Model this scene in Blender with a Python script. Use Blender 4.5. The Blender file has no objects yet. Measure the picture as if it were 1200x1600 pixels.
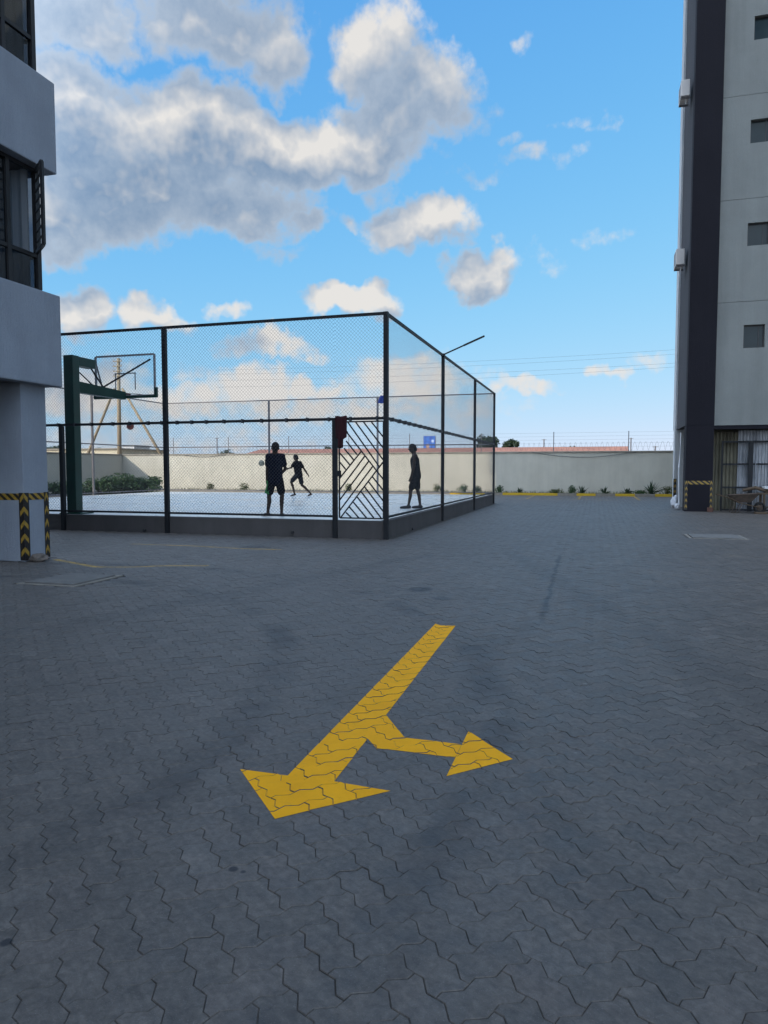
import bpy, bmesh, math, random
import numpy as np
from mathutils import Vector, Matrix

random.seed(7)
rng = np.random.default_rng(7)
PI = math.pi
R = math.radians
scene = bpy.context.scene
COL = scene.collection

# ------------------------------------------------------------------ camera
F, CX, CY, HZ, CAMH = 1110.0, 600.0, 800.0, 733.0, 1.45      # photograph pixels (1200 x 1600), metres
YAW = math.atan(331 / F)
PITCH = math.atan((CY - HZ) / F)
cam_data = bpy.data.cameras.new('camera')
cam = bpy.data.objects.new('camera', cam_data)
COL.objects.link(cam)
cam.location = (0, 0, CAMH)
cam.rotation_euler = (PI / 2 - PITCH, 0, YAW)
cam_data.sensor_fit = 'VERTICAL'
cam_data.sensor_height = 36
cam_data.lens = 36 * F / 1600
cam_data.clip_start = 0.05
cam_data.clip_end = 6000
scene.camera = cam

_r = (math.cos(YAW), math.sin(YAW), 0)
_f = (-math.sin(YAW) * math.cos(PITCH), math.cos(YAW) * math.cos(PITCH), -math.sin(PITCH))
_u = (-math.sin(YAW) * math.sin(PITCH), math.cos(YAW) * math.sin(PITCH), math.cos(PITCH))


def ray(x, y):
    a = (x - CX) / F
    b = (CY - y) / F
    return Vector([_f[i] + a * _r[i] + b * _u[i] for i in range(3)])


def on_z(x, y, z=0.0):
    d = ray(x, y)
    t = (z - CAMH) / d.z
    return Vector((d.x * t, d.y * t, z))


def on_y(x, y, Y):
    d = ray(x, y)
    t = Y / d.y
    return Vector((d.x * t, Y, CAMH + d.z * t))


def on_x(x, y, X):
    d = ray(x, y)
    t = X / d.x
    return Vector((X, d.y * t, CAMH + d.z * t))


# ------------------------------------------------------------------ light, sky, exposure
LIGHT = Vector((1.37, 1.77, -1.0)).normalized()              # the way the sunlight travels
SUN_EL = math.asin(-LIGHT.z)
SUN_STRENGTH = 2.1
SKY_STRENGTH = 0.14
EXPOSURE = 0.7
scene.view_settings.view_transform = 'Standard'
scene.view_settings.look = 'None'
scene.view_settings.gamma = 1
scene.view_settings.use_curve_mapping = False
scene.view_settings.exposure = EXPOSURE
cy = scene.cycles
cy.max_bounces = 6
cy.diffuse_bounces = 3
cy.glossy_bounces = 3
cy.transmission_bounces = 3
cy.transparent_max_bounces = 12
cy.caustics_reflective = False
cy.caustics_refractive = False

sun_data = bpy.data.lights.new('sun', 'SUN')
sun_data.energy = SUN_STRENGTH
sun_data.angle = R(0.6)
sun_data.color = (1.0, 0.90, 0.74)
sun = bpy.data.objects.new('sun', sun_data)
COL.objects.link(sun)
sun.rotation_euler = LIGHT.to_track_quat('-Z', 'Y').to_euler()

world = bpy.data.worlds.new('World')
scene.world = world
world.use_nodes = True
world.cycles.sampling_method = 'MANUAL'
world.cycles.sample_map_resolution = 256


class NT:
    """tiny node-tree helper"""

    def __init__(self, tree):
        self.t = tree
        self.n = tree.nodes
        self.l = tree.links

    def new(self, kind, **kw):
        nd = self.n.new(kind)
        for k, v in kw.items():
            setattr(nd, k, v)
        return nd

    def put(self, sock, v):
        if isinstance(v, bpy.types.NodeSocket):
            self.l.new(v, sock)
        else:
            sock.default_value = v

    def math(self, op, a, b=0.0, c=0.0, clamp=False):
        nd = self.new('ShaderNodeMath', operation=op, use_clamp=clamp)
        for s, v in zip(nd.inputs, (a, b, c)):
            self.put(s, v)
        return nd.outputs[0]

    def vmath(self, op, a, b=(0, 0, 0), c=(0, 0, 0)):
        nd = self.new('ShaderNodeVectorMath', operation=op)
        for s, v in zip(nd.inputs, (a, b, c)):
            self.put(s, v)
        return nd.outputs['Value'] if op in ('LENGTH', 'DOT_PRODUCT', 'DISTANCE') else nd.outputs[0]

    def scale(self, a, f):
        nd = self.new('ShaderNodeVectorMath', operation='SCALE')
        self.put(nd.inputs[0], a)
        self.put(nd.inputs[3], f)
        return nd.outputs[0]

    def noise(self, vec, scale, detail=4.0, rough=0.55, dim='3D', dist=0.0):
        nd = self.new('ShaderNodeTexNoise', noise_dimensions=dim)
        if vec is not None:
            self.put(nd.inputs['Vector'], vec)
        nd.inputs['Scale'].default_value = scale
        nd.inputs['Detail'].default_value = detail
        nd.inputs['Roughness'].default_value = rough
        nd.inputs['Distortion'].default_value = dist
        return nd

    def maprange(self, v, a, b, c=0.0, d=1.0, smooth=False):
        nd = self.new('ShaderNodeMapRange', interpolation_type='SMOOTHSTEP' if smooth else 'LINEAR')
        nd.clamp = True
        for s, x in zip(nd.inputs, (v, a, b, c, d)):
            self.put(s, x)
        return nd.outputs[0]

    def mix(self, f, a, b, blend='MIX'):
        nd = self.new('ShaderNodeMix', data_type='RGBA', blend_type=blend)
        self.put(nd.inputs[0], f)
        self.put(nd.inputs[6], a if isinstance(a, bpy.types.NodeSocket) else (*a, 1)[:4])
        self.put(nd.inputs[7], b if isinstance(b, bpy.types.NodeSocket) else (*b, 1)[:4])
        return nd.outputs[2]

    def xyz(self, v):
        nd = self.new('ShaderNodeSeparateXYZ')
        self.put(nd.inputs[0], v)
        return nd.outputs

    def comb(self, x, y, z):
        nd = self.new('ShaderNodeCombineXYZ')
        for s, v in zip(nd.inputs, (x, y, z)):
            self.put(s, v)
        return nd.outputs[0]


def az_el(px, py):
    d = ray(px, py).normalized()
    return math.degrees(math.atan2(d.x, d.y)), math.degrees(math.asin(d.z))


# clouds: (pixel x, y, half width, half height, density); each becomes a patch of sky by direction
CLOUDS = [
    (-120, 210, 200, 150, 1.0), (130, 190, 150, 95, 1.0), (300, 215, 170, 85, 1.0), (430, 240, 150, 70, 1.0), (560, 235, 115, 62, .95),
    (190, 295, 190, 92, 1.0), (340, 310, 150, 58, .85), (280, -95, 190, 95, .9), (40, -90, 170, 95, .9), (40, 330, 150, 70, 1.0),  # pair above the view added to keep the clouds beneath less lit
    (330, 45, 140, 78, .75), (100, 25, 120, 62, .7), (420, 85, 62, 62, .7), (-60, 40, 160, 80, .8),
    (590, 85, 66, 78, .75), (650, 140, 90, 66, .7), (610, 190, 90, 60, .8), (700, 165, 70, 30, 0.19),
    (655, 355, 84, 42, .8), (690, 350, 50, 26, .5), (738, 428, 62, 38, .85), (768, 405, 30, 26, .6),
    (550, 470, 76, 28, .8), (470, 355, 34, 22, .5), (430, 380, 50, 16, 0.22), (545, 347, 22, 10, 0.19), (592, 308, 34, 18, 0.22),
    (125, 480, 60, 44, .8), (235, 487, 55, 26, .6), (355, 488, 36, 16, .4), (30, 520, 80, 60, .7),
    (840, 240, 54, 18, 0.21), (800, 208, 26, 12, 0.17), (942, 194, 22, 10, 0.15), (760, 285, 40, 16, 0.12), (815, 72, 16, 14, 0.14),
    (855, 405, 34, 14, 0.12), (955, 355, 30, 12, 0.08), (900, 180, 26, 9, 0.09),
    (420, 542, 90, 20, .55), (310, 580, 60, 16, 0.22), (405, 606, 80, 34, .62), (490, 608, 44, 20, .65), (590, 590, 60, 22, .45), (640, 600, 120, 40, .45),
    (130, 610, 110, 46, .5), (300, 625, 110, 30, .45), (520, 640, 160, 24, .4), (190, 660, 90, 18, 0.22), (360, 672, 70, 14, 0.22),
    (815, 613, 60, 12, .42), (950, 585, 30, 11, .4), (990, 562, 34, 11, 0.24), (700, 640, 110, 26, 0.19), (250, 690, 300, 16, 0.19),
]


def cloud_group(name, blobs, fine):
    g = bpy.data.node_groups.new(name, 'ShaderNodeTree')
    g.interface.new_socket('P', in_out='INPUT', socket_type='NodeSocketVector')
    g.interface.new_socket('D', in_out='OUTPUT', socket_type='NodeSocketFloat')
    t = NT(g)
    gi = t.new('NodeGroupInput')
    go = t.new('NodeGroupOutput')
    P = gi.outputs[0]
    w1 = t.vmath('SUBTRACT', t.noise(P, .16, 2.0, .5, '2D').outputs['Color'], (.5, .5, .5))
    P2 = t.vmath('ADD', P, t.scale(w1, 4.2))
    w2 = t.vmath('SUBTRACT', t.noise(P, .7, 2.0, .6, '2D').outputs['Color'], (.5, .5, .5))
    P2 = t.vmath('ADD', P2, t.scale(w2, 1.5))
    best = None
    for (cx, cy, rx, ry, w) in blobs:
        a, e = az_el(cx, cy)
        a1 = az_el(cx + rx, cy)[0]
        a0 = az_el(cx - rx, cy)[0]
        e1 = az_el(cx, cy - ry)[1]
        e0 = az_el(cx, cy + ry)[1]
        ra = (a1 - a0) / 2 * 1.12
        re = (e1 - e0) / 2 * 1.12
        q = t.vmath('MULTIPLY_ADD', P2, (1 / ra, 1 / re, 0), (-a / ra, -e / re, 0))
        q2 = t.vmath('DOT_PRODUCT', q, q)
        v = t.math('MULTIPLY_ADD', q2, -w, w)
        best = v if best is None else t.math('MAXIMUM', best, v)
    # unseen rest of the sky: cumulus, its cover raised to brighten the shade
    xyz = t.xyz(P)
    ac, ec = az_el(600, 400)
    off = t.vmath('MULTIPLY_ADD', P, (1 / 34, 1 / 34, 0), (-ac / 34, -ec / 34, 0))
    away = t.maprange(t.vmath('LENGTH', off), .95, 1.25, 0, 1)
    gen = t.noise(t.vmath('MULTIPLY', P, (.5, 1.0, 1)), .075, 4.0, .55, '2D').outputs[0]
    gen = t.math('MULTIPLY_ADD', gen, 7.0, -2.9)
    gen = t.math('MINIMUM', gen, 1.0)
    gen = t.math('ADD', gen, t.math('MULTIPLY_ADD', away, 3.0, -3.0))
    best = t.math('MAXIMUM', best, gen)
    fb = t.noise(P, .55, 6.0 if fine else 2.0, .6, '2D').outputs[0]
    fb = t.math('MULTIPLY_ADD', fb, .80, -.40)
    d = t.math('ADD', best, fb)
    t.put(go.inputs[0], d)
    return g


def make_world():
    t = NT(world.node_tree)
    t.n.clear()
    out = t.new('ShaderNodeOutputWorld')
    bg = t.new('ShaderNodeBackground')
    bg.inputs['Strength'].default_value = SKY_STRENGTH
    sky = t.new('ShaderNodeTexSky', sky_type='NISHITA')
    sky.sun_disc = False
    sky.sun_elevation = SUN_EL
    sky.sun_rotation = math.atan2(-LIGHT.x, -LIGHT.y)        # clockwise from +Y, towards the sun
    sky.altitude = 1600
    sky.air_density = 1.0
    sky.dust_density = .6
    sky.ozone_density = 1.5
    tc = t.new('ShaderNodeTexCoord')
    d = t.vmath('NORMALIZE', tc.outputs['Generated'])
    x, y, z = t.xyz(d)
    az = t.math('MULTIPLY', t.math('ARCTAN2', x, y), 180 / PI)
    el = t.math('MULTIPLY', t.math('ARCSINE', z), 180 / PI)
    P = t.comb(az, el, 0)
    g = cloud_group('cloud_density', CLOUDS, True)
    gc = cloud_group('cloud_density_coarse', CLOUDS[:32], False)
    g1 = t.new('ShaderNodeGroup')
    g1.node_tree = g
    t.put(g1.inputs[0], P)
    g2 = t.new('ShaderNodeGroup')
    g2.node_tree = gc
    t.put(g2.inputs[0], t.vmath('ADD', P, (-.9, 2.5, 0)))
    D, D2 = g1.outputs[0], g2.outputs[0]
    alpha = t.maprange(D, -.06, .50, 0, 1, True)
    lit = t.maprange(t.math('SUBTRACT', D, D2), .05, 1.0, 0, 1)
    thick = t.maprange(D, .1, 1.1, 0, 1)
    ev = 2 ** EXPOSURE
    k = 1 / SKY_STRENGTH / ev
    body = t.mix(thick, (.50 * k, .57 * k, .66 * k), (.20 * k, .30 * k, .45 * k))
    ccol = t.mix(lit, body, (.82 * k, .79 * k, .75 * k))
    # low clouds sit in more air: a little paler and warmer
    low = t.maprange(el, 0, 12, 1, 0)
    ccol = t.mix(t.math('MULTIPLY', low, .55), ccol, (.76 * k, .74 * k, .74 * k))
    # forward scattering, exaggerated: unseen clouds towards the sun brightened to lift the shade
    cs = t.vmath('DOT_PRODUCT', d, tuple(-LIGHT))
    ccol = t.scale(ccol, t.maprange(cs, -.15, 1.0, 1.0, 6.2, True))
    # film response of the sky colour, channel by channel (the photograph holds the horizon back)
    sep = t.new('ShaderNodeSeparateColor')
    t.put(sep.inputs[0], sky.outputs[0])
    com = t.new('ShaderNodeCombineColor')
    for i, (ga, gb) in enumerate(((1.26, .90), (3.9, 4.05), (12.2, 11.5))):
        x_ = t.math('MULTIPLY', sep.outputs[i], .13)
        y_ = t.math('DIVIDE', t.math('MULTIPLY', x_, ga), t.math('MULTIPLY_ADD', x_, gb, 1.0))
        t.put(com.inputs[i], t.math('MULTIPLY', y_, k))
    skyc = com.outputs[0]
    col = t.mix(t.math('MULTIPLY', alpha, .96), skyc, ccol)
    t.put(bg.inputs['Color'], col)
    t.put(out.inputs['Surface'], bg.outputs[0])


make_world()


# ------------------------------------------------------------------ materials
def new_mat(name):
    m = bpy.data.materials.new(name)
    m.use_nodes = True
    t = NT(m.node_tree)
    t.n.clear()
    out = t.new('ShaderNodeOutputMaterial')
    bs = t.new('ShaderNodeBsdfPrincipled')
    t.put(out.inputs['Surface'], bs.outputs[0])
    return m, t, bs, out


def pm(name, base, var=.15, scale=3.0, rough=.7, bump=.0, bscale=60.0, metal=0.0, spec=.5, detail=5.0, tint=None, stretch=(1, 1, 1), rvar=.08):
    """plain procedural surface: base colour with mottling, fine relief and uneven gloss"""
    m, t, bs, out = new_mat(name)
    tc = t.new('ShaderNodeTexCoord')
    geo = t.new('ShaderNodeNewGeometry')
    v = t.vmath('MULTIPLY', geo.outputs['Position'], stretch)
    n = t.noise(v, scale, detail, .6).outputs[0]
    f = t.maprange(n, .28, .72, 0, 1)
    lo = tuple(c * (1 - var) for c in base)
    hi = tuple(min(1, c * (1 + var)) for c in base) if tint is None else tint
    t.put(bs.inputs['Base Color'], t.mix(f, lo, hi))
    t.put(bs.inputs['Roughness'], t.maprange(n, .3, .7, max(.02, rough - rvar), min(1, rough + rvar)))
    bs.inputs['Metallic'].default_value = metal
    bs.inputs['Specular IOR Level'].default_value = spec
    if bump:
        b = t.new('ShaderNodeBump')
        b.inputs['Strength'].default_value = bump
        b.inputs['Distance'].default_value = .01
        t.put(b.inputs['Height'], t.noise(v, bscale, 4.0, .6).outputs[0])
        t.put(bs.inputs['Normal'], b.outputs[0])
    return m


def paver_material():
    m, t, bs, out = new_mat('paver_concrete')
    geo = t.new('ShaderNodeNewGeometry')
    oi = t.new('ShaderNodeObjectInfo')
    pos = geo.outputs['Position']
    rnd = t.math('FRACT', t.math('MULTIPLY_ADD', oi.outputs['Random'], 7.31, geo.outputs['Random Per Island']))
    cool = t.mix(rnd, (.080, .067, .056), (.138, .117, .100))
    rnd2 = t.math('FRACT', t.math('MULTIPLY', rnd, 13.7))
    warm = t.maprange(rnd2, .70, 1.0, 0, .55)
    c = t.mix(warm, cool, (.160, .124, .108))
    pale = t.maprange(t.math('FRACT', t.math('MULTIPLY', rnd, 29.3)), .86, 1.0, 0, .45)
    c = t.mix(pale, c, (.24, .22, .20))
    # broad wear of the yard and blotches on each block
    big = t.noise(pos, .55, 3.0, .6).outputs[0]
    c = t.mix(t.maprange(big, .35, .7, 0, .5), c, t.mix(.5, c, (.25, .225, .20)))
    med = t.noise(pos, 7.0, 5.0, .65).outputs[0]
    c = t.mix(t.maprange(med, .3, .75, 0, 1), t.mix(.50, c, (.035, .031, .028)), t.mix(.26, c, (.28, .26, .24)))
    fine = t.noise(pos, 30.0, 5.0, .7, dist=.4).outputs[0]
    c = t.mix(t.maprange(fine, .34, .66, 0, 1), t.mix(.42, c, (.030, .027, .025)), t.mix(.20, c, (.30, .27, .25)))
    # brushed streaks along one way, as the blocks are trowelled
    rot = t.new('ShaderNodeVectorRotate', rotation_type='Z_AXIS')
    t.put(rot.inputs['Vector'], pos)
    rot.inputs['Angle'].default_value = R(38)
    st = t.noise(t.vmath('MULTIPLY', rot.outputs[0], (5, 42, 5)), 1.0, 4.0, .6).outputs[0]
    c = t.mix(t.maprange(st, .35, .72, 0, .45), c, (.055, .05, .047))
    grit = t.noise(pos, 260.0, 2.0, .6).outputs[0]
    c = t.mix(t.maprange(grit, .62, .74, 0, .25), c, (.48, .48, .48))
    c = t.mix(t.maprange(grit, .40, .28, 0, .35), c, (.04, .04, .045))
    # brownish soil stain towards the right and bottom
    so = t.noise(pos, 1.1, 5.0, .6, dist=.6).outputs[0]
    x, y, z = t.xyz(pos)
    c = t.mix(t.math('MULTIPLY', t.maprange(so, .55, .72, 0, .45), t.maprange(x, -.5, 2.5, .15, 1)), c, (.19, .15, .11))
    # white scuffs
    sc = t.noise(pos, 3.1, 3.0, .75, dist=1.5).outputs[0]
    c = t.mix(t.maprange(sc, .72, .80, 0, .4), c, (.58, .58, .58))

    wobn = t.noise(pos, 2.2, 2.0).outputs[0]
    brk = t.noise(pos, 4.5, 3.0).outputs[0]

    # tyre marks: one thin dark streak up the yard and faint curved sweeps
    def seg(x0, y0, x1, y1, w, amount, soft):
        d = Vector((x1 - x0, y1 - y0))
        L = d.length
        d /= L
        u = t.math('ADD', t.math('MULTIPLY', x, d.x), t.math('MULTIPLY_ADD', y, d.y, -(x0 * d.x + y0 * d.y)))
        v = t.math('ADD', t.math('MULTIPLY', x, -d.y), t.math('MULTIPLY_ADD', y, d.x, -(-x0 * d.y + y0 * d.x)))
        wob = t.math('MULTIPLY_ADD', wobn, .12, -.06)
        a = t.maprange(t.math('ABSOLUTE', t.math('ADD', v, wob)), w, w + soft, 1, 0)
        b1 = t.maprange(u, 0, .5, 0, 1)
        b2 = t.maprange(u, L - .5, L, 1, 0)
        br = t.maprange(brk, .32, .5, .25, 1)
        return t.math('MULTIPLY', t.math('MULTIPLY', a, b1), t.math('MULTIPLY', b2, t.math('MULTIPLY', br, amount)))

    def ring(cx, cy, rad, w, amount):
        dist = t.vmath('DISTANCE', t.comb(x, y, 0), (cx, cy, 0))
        wob = t.math('MULTIPLY_ADD', big, .5, -.25)
        a = t.maprange(t.math('ABSOLUTE', t.math('ADD', t.math('SUBTRACT', dist, rad), wob)), w * .4, w * 1.6, 1, 0, True)
        br = t.maprange(so, .4, .62, 0, 1)
        return t.math('MULTIPLY', t.math('MULTIPLY', a, br), amount)

    def spot(cx, cy, rx, ry, amount):
        q = t.vmath('MULTIPLY_ADD', t.comb(x, y, 0), (1 / rx, 1 / ry, 0), (-cx / rx, -cy / ry, 0))
        wob = t.math('MULTIPLY_ADD', brk, 1.2, -.6)
        return t.maprange(t.math('ADD', t.vmath('LENGTH', q), wob), .6, 1.0, amount, 0)

    dark = seg(-.47, 6.6, -.57, 12.5, .012, .75, .03)
    for a in (ring(-6.5, 3.2, 4.6, .12, .6), ring(-6.4, 3.3, 5.9, .12, .55), ring(4.6, 5.4, 5.4, .12, .3), ring(4.5, 5.6, 3.9, .1, .26),
              seg(1.6, 3.2, -1.6, 13.0, .10, .22, .12), seg(-4.8, 5.0, -2.6, 12.0, .12, .25, .15)):
        dark = t.math('MAXIMUM', dark, a)
    for px, py, rx, ry, am in ((655, 921, .17, .22, .8), (690, 935, .12, .16, .6), (395, 855, .30, .35, .6), (470, 800, .1, .1, .0), (365, 1358, .022, .022, .95), (380, 1362, .014, .014, .9), (10, 1472, .022, .022, .95)):
        w = on_z(px, py)
        dark = t.math('MAXIMUM', dark, spot(w.x, w.y, rx, ry, am))
    c = t.mix(dark, c, (.022, .022, .026))
    t.put(bs.inputs['Base Color'], c)
    t.put(bs.inputs['Roughness'], t.maprange(med, .3, .7, .46, .72))
    bs.inputs['Specular IOR Level'].default_value = .6
    b = t.new('ShaderNodeBump')
    b.inputs['Strength'].default_value = .45
    b.inputs['Distance'].default_value = .006
    h = t.math('ADD', t.math('MULTIPLY', st, .7), t.math('ADD', t.math('MULTIPLY', t.noise(pos, 90.0, 2.0, .65).outputs[0], .6), t.math('MULTIPLY', med, .9)))
    t.put(b.inputs['Height'], t.math('ADD', h, t.math('MULTIPLY', fine, .8)))
    t.put(bs.inputs['Normal'], b.outputs[0])
    return m


def paint_material(name, base, wear, worn):
    m, t, bs, out = new_mat(name)
    geo = t.new('ShaderNodeNewGeometry')
    pos = geo.outputs['Position']
    n = t.noise(pos, 6.0, 6.0, .65).outputs[0]
    rnd = geo.outputs['Random Per Island']
    c = t.mix(t.maprange(n, .3, .7, 0, 1), tuple(v * .90 for v in base), tuple(min(1, v * 1.04) for v in base))
    c = t.mix(t.math('MULTIPLY', rnd, .22), c, tuple(v * .75 for v in base))
    w = t.noise(pos, 22.0, 6.0, .7).outputs[0]
    w2 = t.noise(pos, 2.3, 4.0, .7).outputs[0]
    f = t.math('MULTIPLY', t.maprange(w, .56, .68, 0, 1), t.maprange(w2, .35, .65, wear * .3, wear))
    f = t.math('MAXIMUM', f, t.maprange(w2, .62 - worn, .72 - worn * .5, 0, min(1, worn * 3)))
    c = t.mix(f, c, (.15, .14, .125))
    t.put(bs.inputs['Base Color'], c)
    bs.inputs['Roughness'].default_value = .75
    bs.inputs['Specular IOR Level'].default_value = .2
    b = t.new('ShaderNodeBump')
    b.inputs['Strength'].default_value = .4
    b.inputs['Distance'].default_value = .004
    t.put(b.inputs['Height'], t.noise(pos, 80.0, 4.0, .6).outputs[0])
    t.put(bs.inputs['Normal'], b.outputs[0])
    return m


def glass_material(name, tint, rough=.02, mixf=.25):
    m, t, bs, out = new_mat(name)
    t.n.remove(bs)
    tr = t.new('ShaderNodeBsdfTransparent')
    tr.inputs[0].default_value = (*tint, 1)
    gl = t.new('ShaderNodeBsdfGlossy')
    gl.inputs['Roughness'].default_value = rough
    lw = t.new('ShaderNodeLayerWeight')
    lw.inputs['Blend'].default_value = .5
    f = t.math('MULTIPLY_ADD', t.math('POWER', lw.outputs['Facing'], 4.0), .8, .03 + mixf * .2, clamp=True)
    mx = t.new('ShaderNodeMixShader')
    t.put(mx.inputs[0], f)
    t.put(mx.inputs[1], tr.outputs[0])
    t.put(mx.inputs[2], gl.outputs[0])
    t.put(out.inputs['Surface'], mx.outputs[0])
    return m


def tape_material(name, chevron, n):
    m, t, bs, out = new_mat(name)
    uv = t.new('ShaderNodeUVMap')
    u, v, w = t.xyz(uv.outputs[0])
    if chevron:
        s = t.math('ADD', t.math('MULTIPLY', v, n), t.math('MULTIPLY', t.math('ABSOLUTE', t.math('SUBTRACT', u, .5)), 1.0))
    else:
        s = t.math('ADD', t.math('MULTIPLY', u, n), t.math('MULTIPLY', v, .9))
    fr = t.math('FRACT', s)
    k = t.maprange(fr, .46 if not chevron else .60, .52 if not chevron else .66, 0, 1)
    if chevron:
        inside = t.maprange(t.math('ABSOLUTE', t.math('SUBTRACT', u, .5)), .36, .40, 1, 0)
        k = t.math('MULTIPLY', k, inside)
    geo = t.new('ShaderNodeNewGeometry')
    dirt = t.noise(geo.outputs['Position'], 30.0, 4.0).outputs[0]
    c = t.mix(k, (.012, .012, .014), (.40, .25, .035))
    c = t.mix(t.maprange(dirt, .45, .7, 0, .5), c, (.05, .04, .03))
    t.put(bs.inputs['Base Color'], c)
    bs.inputs['Roughness'].default_value = .5
    return m


def leaf_material(name, a, b):
    m, t, bs, out = new_mat(name)
    geo = t.new('ShaderNodeNewGeometry')
    oi = t.new('ShaderNodeObjectInfo')
    rnd = geo.outputs['Random Per Island']
    n = t.noise(geo.outputs['Position'], 1.2, 3.0).outputs[0]
    c = t.mix(rnd, a, b)
    c = t.mix(t.maprange(n, .35, .65, 0, .5), c, tuple(v * .55 for v in a))
    t.put(bs.inputs['Base Color'], c)
    bs.inputs['Roughness'].default_value = .5
    bs.inputs['Specular IOR Level'].default_value = .4
    tl = t.new('ShaderNodeBsdfTranslucent')
    t.put(tl.inputs[0], c)
    mx = t.new('ShaderNodeMixShader')
    mx.inputs[0].default_value = .25
    t.put(mx.inputs[1], bs.outputs[0])
    t.put(mx.inputs[2], tl.outputs[0])
    t.put(out.inputs['Surface'], mx.outputs[0])
    return m


def wall_material(name, base, streak=.25, bump=.35, scale=.8):
    m, t, bs, out = new_mat(name)
    geo = t.new('ShaderNodeNewGeometry')
    pos = geo.outputs['Position']
    n = t.noise(pos, scale, 5.0, .6).outputs[0]
    st = t.noise(t.vmath('MULTIPLY', pos, (3.0, 3.0, .22)), 1.0, 5.0, .65).outputs[0]
    c = t.mix(t.maprange(n, .3, .7, 0, 1), tuple(v * .90 for v in base), tuple(min(1, v * 1.08) for v in base))
    c = t.mix(t.maprange(st, .42, .75, 0, streak), c, tuple(v * .55 for v in base))
    fine = t.noise(pos, 38.0, 4.0, .65).outputs[0]
    c = t.mix(t.maprange(fine, .35, .7, 0, .16), c, tuple(v * .6 for v in base))
    t.put(bs.inputs['Base Color'], c)
    bs.inputs['Roughness'].default_value = .88
    bs.inputs['Specular IOR Level'].default_value = .25
    b = t.new('ShaderNodeBump')
    b.inputs['Strength'].default_value = bump
    b.inputs['Distance'].default_value = .012
    vs = t.noise(t.vmath('MULTIPLY', pos, (30, 30, 5)), 1.0, 4.0, .6).outputs[0]
    t.put(b.inputs['Height'], t.math('ADD', t.noise(pos, 70.0, 3.0, .6).outputs[0], vs))
    t.put(bs.inputs['Normal'], b.outputs[0])
    return m


def curtain_material():
    m, t, bs, out = new_mat('grey_curtain')
    geo = t.new('ShaderNodeNewGeometry')
    n = t.noise(t.vmath('MULTIPLY', geo.outputs['Position'], (14, 14, .4)), 1.0, 3.0).outputs[0]
    c = t.mix(n, (.36, .37, .38), (.58, .59, .60))
    t.put(bs.inputs['Base Color'], c)
    bs.inputs['Roughness'].default_value = .95
    tl = t.new('ShaderNodeBsdfTranslucent')
    t.put(tl.inputs[0], c)
    mx = t.new('ShaderNodeMixShader')
    mx.inputs[0].default_value = .6
    t.put(mx.inputs[1], bs.outputs[0])
    t.put(mx.inputs[2], tl.outputs[0])
    t.put(out.inputs['Surface'], mx.outputs[0])
    return m


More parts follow.
